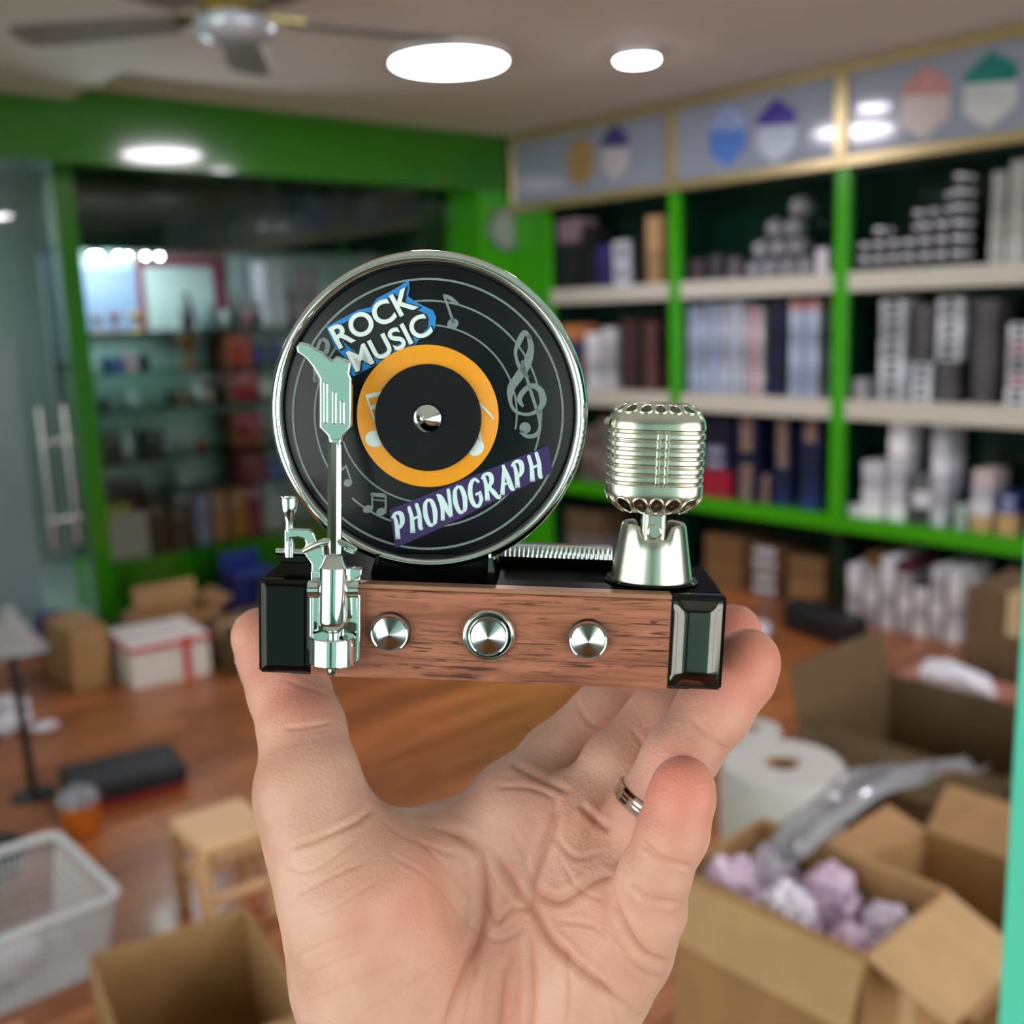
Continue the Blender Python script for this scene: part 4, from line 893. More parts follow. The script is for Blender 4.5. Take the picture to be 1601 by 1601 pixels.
# treble clef at the right
mb = MB(); ribbon(mb, [(828, 528, 5), (820, 520, 8), (811, 535, 9), (806, 552, 5), (812, 573, 6), (826, 590, 4)], YN, dc)
ribbon(mb, [(827, 526, 7), (830, 545, 10), (824, 568, 14), (810, 590, 14), (799, 607, 12), (798, 628, 6), (806, 643, 5), (824, 648, 5), (840, 642, 7), (849, 629, 10), (846, 612, 10), (833, 603, 8), (820, 610, 8), (812, 624, 8), (818, 636, 4)], YN, dc)
ribbon(mb, [(817, 566, 5), (824, 592, 5), (833, 622, 5), (842, 650, 5), (844, 668, 5), (838, 680, 7), (824, 682, 6), (814, 674, 7)], YN, dc)
blob(mb, 821, 669, 9, 9, 0, YN, dc)
mb.build('treble_clef', 'print_grey', rec)
# the clef half hidden by the headshell at the left
mb = MB(); ribbon(mb, [(505, 530, 5), (512, 536, 7), (510, 550, 8), (500, 560, 6), (497, 545, 5), (502, 530, 5)], YN, dc)
ribbon(mb, [(498, 556, 5), (492, 575, 6), (496, 598, 5)], YN, dc); blob(mb, 494, 592, 5, 6, 0, YN, dc); mb.build('treble_clef', 'print_grey', rec)
# single quaver near the top
mb = MB(); ribbon(mb, [(709, 504, 4), (694, 461, 4)], YN, dc); ribbon(mb, [(694, 461, 3), (705, 467, 7), (718, 477, 3)], YN, dc); blob(mb, 708, 506, 9, 8, -20, YN, dc); mb.build('music_note', 'print_grey', rec)
mb = MB(); ribbon(mb, [(549, 752, 3), (541, 728, 3)], YN, dc); ribbon(mb, [(541, 728, 3), (532, 738, 3)], YN, dc); blob(mb, 544, 755, 7, 6, -20, YN, dc); mb.build('music_note', 'print_grey', rec)
mb = MB(); ribbon(mb, [(582, 797, 3), (582, 772, 3)], YN, dc); ribbon(mb, [(603, 802, 3), (603, 774, 3)], YN, dc); ribbon(mb, [(582, 773, 6), (603, 775, 6)], YN, dc); ribbon(mb, [(582, 781, 2), (603, 783, 2)], YN, dc)
blob(mb, 575, 796, 8, 6, -15, YN, dc); blob(mb, 596, 800, 8, 6, -15, YN, dc); mb.build('music_note', 'print_grey', rec)
# centre label
lc = tp(669, 651, YD-1.6); LR = tl(107, YD)
MB().lathe([(LR, 0), (LR, .0005), (LR*.99, .0006), (LR*.02, .0006)], lc, (0, -1, 0), 96, False).build('label_ring', 'label_orange', rec, 40).location = -dc
YL = YD-1.6-.75
for nm in (0, 1):
    mb = MB()
    if nm == 0:
        mb.add([tp(*q, YL) for q in ((571, 617), (598, 611), (600, 617), (576, 623), (579, 634), (596, 631), (598, 637), (581, 640), (588, 658), (584, 658))], [tuple(range(10))])
        blob(mb, 586, 686, 15, 13, 0, YL, Vector())
    else:
        ribbon(mb, [(746, 630, 3), (756, 637, 4), (768, 650, 3), (772, 656, 2)], YL); ribbon(mb, [(748, 672, 4), (752, 690, 4)], YL); blob(mb, 744, 700, 14, 12, -40, YL, Vector())
    mb.build('label_note', 'print_white', rec).location = -dc
c = tp(670, 653, YD-2.2); R = tl(80, YD)
MB().lathe([(R, 0), (R, .0012), (R*.985, .0015), (R*.02, .0015)], c, (0, -1, 0), 96, False).build('label_centre', 'label_black', rec, 40).location = -dc
c = tp(669, 654, YD-3.7); R = tl(21.5, YD)
MB().lathe([(R, 0), (R, .0008), (R*.95, .0012), (R*.06, .0042), (R*.01, .0043)], c, (0, -1, 0), 48, False).build('spindle', 'chrome', rec, 20).location = -dc

# stickers with lettering
def text_mesh(body, offset=0., extrude=0.):
    cu = bpy.data.curves.new('text', 'FONT'); cu.body = body; cu.size = 1; cu.offset = offset; cu.extrude = extrude; cu.resolution_u = 6
    o = bpy.data.objects.new('text', cu); COL.objects.link(o); bpy.context.view_layer.update()
    me = bpy.data.meshes.new_from_object(o.evaluated_get(bpy.context.evaluated_depsgraph_get()))
    bpy.data.objects.remove(o); return me
def letters(name, body, p0, p1, height_px, lean, y, mt, parent, grow=0., thick=.12):
    """a word whose base line runs from pixel p0 to p1; lean shifts the tops (px)"""
    ref = text_mesh(body); xs = [v.co.x for v in ref.vertices]; ys = [v.co.y for v in ref.vertices]
    x0, x1, ch = min(xs), max(xs), .70
    me = text_mesh(body, grow); p0 = np.array(p0, float); p1 = np.array(p1, float); d = p1-p0; L = np.hypot(*d); u = d/L; nrm = np.array((u[1], -u[0]))
    pts = [(v.co.x, v.co.y) for v in me.vertices]; mb = MB()
    def mp(x, yy, dep):
        s = (x-x0)/(x1-x0); h = yy/ch*height_px; q = p0+u*(s*L)+nrm*h+u*lean*yy/ch; return tp(q[0], q[1], dep)
    n = len(pts); front = [mp(x, yy, y-thick) for x, yy in pts]; back = [mp(x, yy, y) for x, yy in pts]
    fs = [tuple(p_.vertices) for p_ in me.polygons]
    cnt = {}
    for f in fs:
        for i in range(len(f)): e = (f[i], f[(i+1) % len(f)]); cnt[e] = cnt.get(e, 0)+1
    side = [(e[0], e[1], e[1]+n, e[0]+n) for e in cnt if (e[1], e[0]) not in cnt]
    mb.add(front+back, fs+side); return mb.build(name, mt, parent)
k = 1/2.668
def cr(x, y): return (350+x*k, 380+y*k)
ys = YD-1.35
outl = [(428, 350), (560, 280), (612, 268), (640, 230), (690, 205), (712, 192), (772, 156), (776, 190), (768, 222), (800, 245), (832, 262), (872, 280), (886, 310), (880, 360), (850, 388), (812, 405), (800, 425), (740, 445), (640, 505), (540, 556), (520, 530), (536, 500), (498, 470), (468, 440)]
plate = [tp(*cr(*q), ys) for q in outl]
rk = MB().prism(plate, (0, -.00025, 0)).build('rock_music_sticker', 'sticker_blue', toy)
ctr = [sum(q[i] for q in outl)/len(outl) for i in (0, 1)]
MB().prism([tp(*cr(ctr[0]+(q[0]-ctr[0])*.84, ctr[1]+(q[1]-ctr[1])*.76), ys-.26) for q in outl], (0, -.00006, 0)).build('sticker_ground', 'sticker_black', rk)
y2 = ys-.33
for nm, mt, gr, dy, dx in (('letter_shadow', 'sticker_black', .05, 0., 2.2), ('lettering', 'print_white', .022, .14, 0.)):
    letters(nm, 'ROCK', (cr(482, 440)[0]+dx, cr(482, 440)[1]+dx*.3), (cr(805, 268)[0]+dx, cr(805, 268)[1]+dx*.3), 36, 0, y2-dy, mt, rk, gr)
    letters(nm, 'MUSIC', (cr(552, 536)[0]+dx*.6, cr(552, 536)[1]+dx*.3), (cr(872, 372)[0]+dx*.6, cr(872, 372)[1]+dx*.3), 34, 0, y2-dy, mt, rk, gr)
strip = [tp(*cr(*q), ys) for q in ((690, 1113), (1354, 842), (1371, 956), (905, 1188), (716, 1272))]
ph = MB().prism(strip, (0, -.00025, 0)).build('phonograph_sticker', 'sticker_purple', toy)
GL = {  # brush letters on a unit cell: strokes of (x, y up, width)
 'P': [[(.18, 1, .12), (.22, .6, .17), (.12, .05, .2)], [(.05, .93, .1), (.3, 1.02, .12), (.62, .92, .2), (.62, .62, .2), (.4, .45, .12), (.25, .46, .08)]],
 'H': [[(.2, 1, .15), (.24, .6, .17), (.1, .04, .2)], [(.72, 1, .15), (.76, .6, .17), (.66, .15, .18), (.78, .02, .12)], [(.2, .5, .09), (.5, .55, .1), (.76, .52, .09)]],
 'O': [[(.45, 1, .1), (.22, .85, .17), (.12, .45, .2), (.25, .08, .16), (.5, .02, .12)], [(.45, .99, .1), (.68, .88, .17), (.76, .5, .2), (.64, .12, .17), (.5, .02, .1)]],
 'N': [[(.15, .95, .13), (.24, .5, .16), (.1, .02, .17)], [(.12, 1, .12), (.32, .85, .16), (.52, .35, .2), (.68, .02, .13)], [(.86, 1.02, .14), (.8, .6, .15), (.7, .04, .12)]],
 'G': [[(.8, .86, .12), (.6, 1.0, .12), (.3, .88, .17), (.12, .5, .2), (.22, .12, .17), (.5, .0, .13), (.74, .18, .16), (.76, .42, .15)], [(.5, .44, .1), (.86, .46, .1)]],
 'R': [[(.18, 1, .13), (.22, .6, .17), (.1, .04, .2)], [(.05, .93, .1), (.3, 1.02, .12), (.62, .92, .19), (.6, .65, .18), (.3, .5, .1)], [(.38, .5, .13), (.6, .25, .19), (.84, -.02, .14), (.98, .06, .08)]],
 'A': [[(.56, 1.04, .1), (.36, .6, .15), (.08, .02, .18)], [(.52, 1.04, .13), (.66, .6, .19), (.76, .15, .2), (.92, .02, .11)], [(.28, .36, .09), (.7, .38, .09)]],
}
word = 'PHONOGRAPH'; pa = np.array(cr(728, 1240), float); pb = np.array(cr(1352, 972), float); d_ = (pb-pa)/len(word); nrm = np.array((d_[1], -d_[0])); nrm = nrm/np.hypot(*nrm)
uu = d_/np.hypot(*d_)
for i, ch in enumerate(word):
    mb = MB(); cw = np.hypot(*d_)*.97; hgt = 41-1.0*abs(i-4.5)*.3
    for s_, stx in enumerate(GL[ch]):
        pts = []
        for x, y_, w_ in stx:
            q = pa+d_*i+uu*(x*cw)+nrm*(y_*hgt)+uu*(y_*8-3); pts.append((q[0], q[1], w_*cw*1.55))
        ribbon(mb, pts, y2-.05-.02*s_)
    mb.build('letter', 'letter_white', ph)

# tonearm
def poly(pts, y, th, name, mt, parent, bev=.0003):
    o = MB().prism([tp(*q, y) for q in pts], (0, th, 0)).build(name, mt, parent, 30)
    if bev: bevel(o, bev, 3)
    return o
hs = [cr(*q) for q in ((300, 432), (315, 412), (350, 420), (405, 452), (450, 488), (470, 470), (530, 497), (523, 546), (532, 566), (530, 768), (497, 806), (492, 836), (440, 836), (434, 806), (398, 770), (398, 565), (372, 520), (340, 482), (305, 458))]
head = poly(hs, 2.2, .0022, 'headshell', 'chrome', toy, .0004)
for x0, x1, y0, y1 in ((415, 433, 578, 752), (451, 469, 616, 756), (484, 502, 656, 756)):
    q = [cr(x0, y0), cr(x1, y0+8), cr(x1, y1), cr(x0, y1)]
    o = MB().prism([tp(*v, 1.75) for v in q], (0, .0006, 0)).build('headshell_slot', 'chrome', head); bevel(o, .0002, 2)
p0 = tp(524, 690, 3.4); p1 = tp(523, 872, -3.0); R = tl(11.5, 0)
MB().lathe([(R*.9, 0), (R*.95, .001), (R, (p1-p0).length)], p0, p1-p0, 8, ph=_r(22.5)).build('arm_tube', 'chrome', toy, 30)
wedge = poly([(516, 686), (533, 686), (531, 704), (525, 712), (518, 704)], 1.9, .0028, 'arm_joint', 'chrome', toy, .0003)
a0 = tp(522, 868, -4.5); a1 = tp(520, 1058, -6.0); axd = (a1-a0).normalized(); q = tl(1, -5)
def H(py): return (py-868)*q
MB().lathe([(10*q, H(866)), (13*q, H(868)), (19*q, H(884)), (22*q, H(888)), (22.5*q, H(972)), (21*q, H(978)), (13*q, H(989)), (11*q, H(990))], a0, axd, 28).build('pivot_housing', 'chrome', toy, 35)
MB().lathe([(9*q, H(985)), (9*q, H(1002))], a0+Vector((0, .0006, 0)), axd, 16).build('weight_shaft', 'chrome', toy, 40)
MB().lathe([(9*q, H(996)), (34*q, H(996)), (36*q, H(998)), (36*q, H(1038)), (34*q, H(1041)), (9*q, H(1041))], a0, axd, 48).build('counterweight', 'chrome', toy, 18)
MB().lathe([(9*q, H(1040)), (9*q, H(1054)), (7.5*q, H(1058)), (1*q, H(1059))], a0, axd, 20).build('end_pin', 'chrome', toy, 35)
# gimbal: mirror channel, side cheeks, yoke
poly([(486, 893), (563, 896), (562, 1032), (545, 1046), (500, 1046), (486, 1036)], -1.9, .0006, 'channel_plate', 'chrome', toy, .0002)
for x in (486, 559):
    poly([(x-2, 930), (x+4, 930), (x+4, 1030), (x-2, 1030)], -4.0, .003, 'channel_wall', 'chrome', toy, .0002)
for x0, x1 in ((483, 500), (541, 562)):
    c0 = tp(x0, 921, -3.2); c1 = tp(x1, 921, -3.2); MB().cyl(c0, c1, tl(14, -3), n=28).build('pivot_cheek', 'chrome', toy, 40)
poly([(541, 888), (566, 890), (565, 902), (556, 904), (554, 914), (541, 912)], -3.0, .0024, 'pivot_screw', 'chrome', toy)
poly([(486, 912), (486, 882), (478, 872), (473, 862), (480, 852), (506, 848), (508, 912)], -1.5, .0018, 'yoke', 'chrome', toy, .0004)
lens = smooth_path([(474, 862, 6), (490, 854, 9), (508, 848, 10), (522, 846, 10), (540, 851, 9), (556, 859, 7)], 5)
pts = [tp(p_[0], p_[1], -2.6) for p_ in lens]
MB().tube(pts, [tl(p_[2]*.62) for p_ in lens], 10).build('yoke_arch', 'chrome', toy, 40)
poly([(540, 850), (559, 858), (553, 868), (536, 862)], -1.5, .0016, 'yoke_tab', 'chrome', toy, .0003)
# arm rest post with cup
c0 = tp(453, 870, 6); c1 = tp(452, 777, 6); L = (c1-c0).length; q = tl(1, 6)
MB().lathe([(8*q, 0), (8*q, L*.22), (6*q, L*.30), (7*q, L*.45), (6.5*q, L*.58), (11*q, L*.74), (12.5*q, L*.82), (13*q, L*.98), (12.2*q, L), (10*q, L*.99), (8.5*q, L*.85)], c0, c1-c0, 28).build('rest_post', 'chrome', toy, 35)
MB().cyl(tp(432, 862, 6), tp(478, 864, 6), 5.5*q, n=14).build('rest_foot', 'chrome', toy, 40)
poly([(444, 866), (444, 828), (452, 826), (482, 827), (490, 832), (494, 846), (492, 862), (478, 870), (472, 862), (478, 850), (474, 843), (466, 841), (455, 842), (455, 866)], 5.0, .0020, 'rest_arch', 'chrome', toy, .0004)
MB().box(tp(436, 880, 8), tp(480, 866, 8)+Vector((0, .006, 0)), bev=.0003).build('rest_block', 'piano_black', toy)

# ridged strip along the back
s0 = tp(786, 866, 27); s1 = tp(958, 868, 27); zt = tp(870, 852, 27).z
MB().box((s0.x, .027, hh-.0002), (s1.x, .0305, zt-.0001), bev=.0003).build('ridged_strip', 'chrome', toy)
mb = MB(); n = 24
for i in range(n):
    x = s0.x+(s1.x-s0.x)*(i+.5)/n; mb.lathe([((s1.x-s0.x)/n*.43, 0), ((s1.x-s0.x)/n*.43, zt-hh-.0004), ((s1.x-s0.x)/n*.2, zt-hh-.0001)], (x, .0268, hh-.0001), (0, 0, 1), 8)
o = mb.build('strip_ridges', 'chrome', toy, 40); o['kind'] = 'stuff'

zs_ = tp(870, 873, 26).z
MB().box((s0.x-.001, .0258, hh), (s1.x+.001, .0306, zs_), bev=.0002).build('strip_step', 'deck_black', toy)
# microphone
YM = 13.0
q = tl(1, YM); mc = tp(1024, 712, YM); zb = tp(1024, 801, YM).z; ztop = tp(1024, 626, YM).z; Hh = ztop-zb
def mic_r(t):                                   # silhouette half width (px) by height 0..1
    e = abs(2*t-1); return 74*(1-max(0, e-.62)**2.2*2.6/1.0) if e > .62 else 74
def se(a, n=3.2):
    c_, s_ = math.cos(a), math.sin(a); return (abs(c_)**n+abs(s_)**n)**(-1/n)
NA, NZ = 96, 150
bands = [.285+.078*i for i in range(7)]
def mic_pt(i, j):
    t = i/(NZ-1); e = abs(2*t-1)
    r = 74.
    if e > .55: r = 74*(1-((e-.55)/.45)**2.6*.38)
    g = 0
    for b_ in bands: g = max(g, math.exp(-((t-b_)/.011)**2))
    r *= 1-.045*g
    a = 2*math.pi*j/NA; s_ = se(a)
    return (mc.x+r*q*s_*math.cos(a)*.985, mc.y+r*q*.84*s_*math.sin(a), zb+Hh*(.02+.96*t))
vs = [mic_pt(i, j) for i in range(NZ) for j in range(NA)]
fs = [(i*NA+j, i*NA+(j+1) % NA, (i+1)*NA+(j+1) % NA, (i+1)*NA+j) for i in range(NZ-1) for j in range(NA)]
fs += [tuple(range(NA-1, -1, -1)), tuple((NZ-1)*NA+j for j in range(NA))]
mic = MB().add(vs, fs).build('microphone_head', 'nickel', toy, 50)
# raised bars between the grooves: the vertical rib pieces at the front centre
for i in range(6):
    t = (bands[i]+bands[i+1])/2
    for dx in (-1.5, 11):
        z = zb+Hh*(.02+.96*t); y = mc.y-74*q*.84
        o = MB().box((mc.x+(dx-3)*q, y-.00035, z-Hh*.030), (mc.x+(dx+3)*q, y+.0006, z+Hh*.030), bev=.0002).build('rib_piece', 'nickel', mic)
mat('vent_shadow', (120, 116, 104), .3, 1., var=.1)
def mic_surf(t, a, out=0.):
    e = abs(2*t-1); r = 74.
    if e > .55: r = 74*(1-((e-.55)/.45)**2.6*.38)
    s_ = se(a); p_ = Vector((mc.x+r*q*s_*math.cos(a)*.985, mc.y+r*q*.84*s_*math.sin(a), zb+Hh*(.02+.96*t)))
    n_ = Vector((math.cos(a), math.sin(a), (2*t-1)*1.4*max(0, e-.5)/.5)).normalized(); return p_+n_*out
def vent(tc_, th_, n=16, ph=0.):
    """oval openings with raised lips lying on the curved shell"""
    for k_ in range(n):
        a = 2*math.pi*(k_+ph)/n
        if math.sin(a) > .4: continue
        def el(m_, out): return [mic_surf(tc_+th_*m_*math.sin(b_), a+.145*m_*math.cos(b_), out) for b_ in [2*math.pi*i/18 for i in range(18)]]
        MB().tube(el(1., .0001), .00028, 6, True).build('vent_rim', 'nickel', mic, 60)
        MB().add(el(.9, .00012)+el(.45, .00004), [(i, (i+1) % 18, (i+1) % 18+18, i+18) for i in range(18)]+[tuple(range(18, 36))]).build('vent_slot', 'vent_shadow', mic, 60)
vent(.085, .075, 18, .5); vent(.955, .036, 18, .5)
MB().lathe([(.0012, 0), (.0012, .0008), (.0008, .001)], (mc.x-74*q*.99, mc.y-.003, zb+Hh*.80), (-1, 0, .2), 12).build('pivot_stud', 'nickel', mic, 40)
n0 = tp(1004, 846, 7.0); n1 = tp(1043, 796, 7.0)
nk = MB().box((n0.x, .0075, n0.z-.001), (n1.x, .0135, n1.z+.001), bev=.0004).build('neck', 'nickel', toy)
n2 = tp(1010, 846, 7.0); n3 = tp(1038, 806, 7.0)
for a_, b_ in (((n2.x, n2.z), (n2.x, n3.z)), ((n2.x, n3.z), (n3.x, n3.z)), ((n3.x, n3.z), (n3.x, n2.z))):
    MB().cyl((a_[0], .0074, a_[1]), (b_[0], .0074, b_[1]), .00035, n=8).build('neck_moulding', 'nickel', nk, 60)
c = tp(1023, 832, 7.0); MB().lathe([(.0017, 0), (.0017, .0006), (.0013, .0009), (.0001, .0009)], (c.x, .0075, c.z), (0, -1, 0), 18).build('neck_bolt', 'nickel', nk, 30)
# cup: tapered socket with a dip at the front and back
cb = tp(1018, 900, YM); r0 = tl(64, YM); r1 = tl(49, YM); zc0 = hh; zc1 = tp(1020, 822, 8).z
mb = MB(); NA = 72
def cup_top(a):
    s_ = abs(math.sin(a)); u_ = max(0, (s_-.80)/.20); u_ = min(1, u_*1.4); return zc1-(zc1-zc0)*.22*(u_*u_*(3-2*u_))
rows_ = []
for kind in range(9):
    row = []
    for j in range(NA):
        a = 2*math.pi*j/NA; zt_ = cup_top(a)
        tt = (0, .03, .25, .5, .75, .95, 1.0, .98, .55)[kind]; rr = r0+(r1-r0)*tt
        if kind == 6: rr -= .0003
        if kind >= 7: rr = r1-.0013
        row.append((cb.x+rr*math.cos(a), cb.y+.85*rr*math.sin(a), zc0+(zt_-zc0)*tt))
    rows_.append(row)
vs = [p_ for row in rows_ for p_ in row]
fs = [(i*NA+j, i*NA+(j+1) % NA, (i+1)*NA+(j+1) % NA, (i+1)*NA+j) for i in range(8) for j in range(NA)]+[tuple(8*NA+j for j in range(NA))]
MB().add(vs, fs).build('microphone_socket', 'nickel', toy, 50)
MB().lathe([(r0*1.10, 0), (r0*1.13, .0006), (r0*1.08, .0011), (r0*.98, .0008)], (cb.x, cb.y, hh-.0001), (0, 0, 1), 48, True, 1, .86).build('socket_ring', 'piano_black', toy, 60)
# ---------------------------------------------------------------- the hand: one continuous skin grown from a distance field
def K(px, py, d): return np.array([(px-800.5)*d/F_PX, (py-800.5)*d/F_PX, d], np.float32)   # camera frame, mm
VOX = .6
LO = np.array([-80., 18., 205.], np.float32); HI = np.array([76., 236., 318.], np.float32)
NG = ((HI-LO)/VOX).astype(int)+1
AX = [(LO[i]+VOX*np.arange(NG[i])).astype(np.float32) for i in range(3)]
def rc(G, a, b, ra, rb, flat=None):
    """round cone, evaluated on a broadcast grid"""
    ba = b-a; l2 = float(ba@ba); P = [G[i]-a[i] for i in range(3)]
    h = np.clip((P[0]*ba[0]+P[1]*ba[1]+P[2]*ba[2])/l2, 0, 1)
    dx = P[0]-ba[0]*h; dy = P[1]-ba[1]*h; dz = P[2]-ba[2]*h
    return np.sqrt(dx*dx+dy*dy+dz*dz)-(ra+(rb-ra)*h)
def smin(a, b, k):
    h = np.clip(.5+.5*(b-a)/k, 0, 1); return b+(a-b)*h-k*h*(1-h)
GX = [AX[0][:, None, None], AX[1][None, :, None], AX[2][None, None, :]]
def chain(pts, k):
    """pts: (px, py, depth mm, radius px at that depth)"""
    out = None; C = [(K(p[0], p[1], p[2]), p[3]*p[2]/F_PX) for p in pts]
    for (a, ra), (b, rb) in zip(C, C[1:]):
        d = rc(GX, a, b, ra, rb); out = d if out is None else smin(out, d, k)
    return out
palm = [
 [(470, 1250, 262, 66), (560, 1400, 259, 118), (590, 1520, 260, 128), (640, 1680, 266, 140)],      # ball of the thumb
 [(975, 1420, 259, 78), (925, 1500, 262, 100), (860, 1640, 268, 120)],                               # heel under the little finger
 [(700, 1330, 276, 62), (760, 1480, 276, 90), (750, 1700, 276, 120)],                                # hollow
 [(610, 1330, 270, 58), (700, 1325, 274, 50), (800, 1270, 276, 62)],                                 # web to the index finger
 [(815, 1262, 275, 66), (850, 1370, 272, 74), (860, 1520, 270, 88)],                                 # under the index and middle fingers
 [(905, 1285, 268, 62), (930, 1380, 266, 74), (900, 1500, 268, 88)],
 [(660, 1680, 268, 140), (740, 1900, 280, 190), (745, 2150, 292, 185)],                              # wrist and forearm
 [(850, 1650, 270, 120), (790, 1900, 280, 180), (760, 2150, 292, 180)],
]
P = None
for c_ in palm:
    d = chain(c_, 6.); P = d if P is None else smin(P, d, 9.)
fingers = [
 ([(505, 1300, 261, 76), (488, 1215, 264, 70), (472, 1140, 270, 66), (452, 1080, 277, 62), (430, 1028, 283, 57), (408, 996, 284, 46)], 9.),      # thumb
 ([(800, 1268, 277, 60), (868, 1190, 287, 56), (945, 1120, 293, 53), (1010, 1060, 297, 51), (1060, 1000, 299, 46), (1075, 985, 299, 42)], 6.),     # index
 ([(905, 1285, 270, 56), (965, 1195, 272, 54), (1035, 1120, 276, 52), (1085, 1060, 281, 51), (1130, 1005, 283, 47), (1148, 987, 283, 42)], 6.),    # middle
 ([(970, 1360, 263, 60), (1012, 1270, 260, 57), (1064, 1182, 258, 56), (1116, 1110, 261, 57), (1157, 1052, 261, 55), (1170, 1032, 261, 49)], 5.), # ring finger
 ([(985, 1480, 254, 66), (1013, 1420, 247, 58), (1022, 1372, 243, 54), (1052, 1300, 241, 54), (1066, 1245, 241, 50), (1069, 1228, 241, 46)], 7.),     # little finger
]
sdf = P.copy()
for pts, k in fingers:
    sdf = np.minimum(sdf, smin(chain(pts, 2.5), P, k))
del P
def surface_nets(S_):
    ins = S_ < 0; nx, ny, nz = S_.shape
    cnt = np.zeros((nx-1, ny-1, nz-1), np.int8)
    offs = [(i, j, k) for i in (0, 1) for j in (0, 1) for k in (0, 1)]
    for i, j, k in offs: cnt += ins[i:nx-1+i, j:ny-1+j, k:nz-1+k]
    act = (cnt > 0) & (cnt < 8); ijk = np.argwhere(act); idx = -np.ones(act.shape, np.int32); idx[act] = np.arange(len(ijk))
    val = {o: S_[ijk[:, 0]+o[0], ijk[:, 1]+o[1], ijk[:, 2]+o[2]] for o in offs}
    acc = np.zeros((len(ijk), 3)); num = np.zeros(len(ijk))
    for a in offs:
        for ax in range(3):
            if a[ax]: continue
            b = list(a); b[ax] = 1; b = tuple(b); va, vb = val[a], val[b]; m_ = (va < 0) != (vb < 0)
            t = va/np.where(m_, va-vb, 1); p_ = np.tile(np.array(a, float), (len(ijk), 1)); p_[:, ax] += t
            acc[m_] += p_[m_]; num += m_
    V = ijk+acc/num[:, None]
    Q = []
    for ax in range(3):
        b1, b2 = (ax+1) % 3, (ax+2) % 3
        s0 = [slice(None)]*3; s1 = [slice(None)]*3; s0[ax] = slice(0, -1); s1[ax] = slice(1, None)
        ch = np.argwhere(ins[tuple(s0)] != ins[tuple(s1)])
        ok = (ch[:, b1] > 0) & (ch[:, b2] > 0) & (ch[:, b1] < S_.shape[b1]-1) & (ch[:, b2] < S_.shape[b2]-1); ch = ch[ok]
        q = []
        for d1, d2 in ((0, 0), (1, 0), (1, 1), (0, 1)):
            c_ = ch.copy(); c_[:, b1] -= d1; c_[:, b2] -= d2; q.append(idx[c_[:, 0], c_[:, 1], c_[:, 2]])
        q = np.stack(q, 1); flip = ins[ch[:, 0], ch[:, 1], ch[:, 2]]
        q[~flip] = q[~flip][:, ::-1]; Q.append(q)
    return V, np.concatenate(Q)
sdf[:, -1, :] = np.maximum(sdf[:, -1, :], .3)
V, Q = surface_nets(sdf); V = LO+V*VOX
# vertex normals from the field
gi = np.clip(((V-LO)/VOX).round().astype(int), 1, np.array(NG)-2)
N = np.stack([sdf[gi[:, 0]+(a == 0), gi[:, 1]+(a == 1), gi[:, 2]+(a == 2)]-sdf[gi[:, 0]-(a == 0), gi[:, 1]-(a == 1), gi[:, 2]-(a == 2)] for a in range(3)], 1)
N /= np.linalg.norm(N, axis=1)[:, None]+1e-9
del sdf
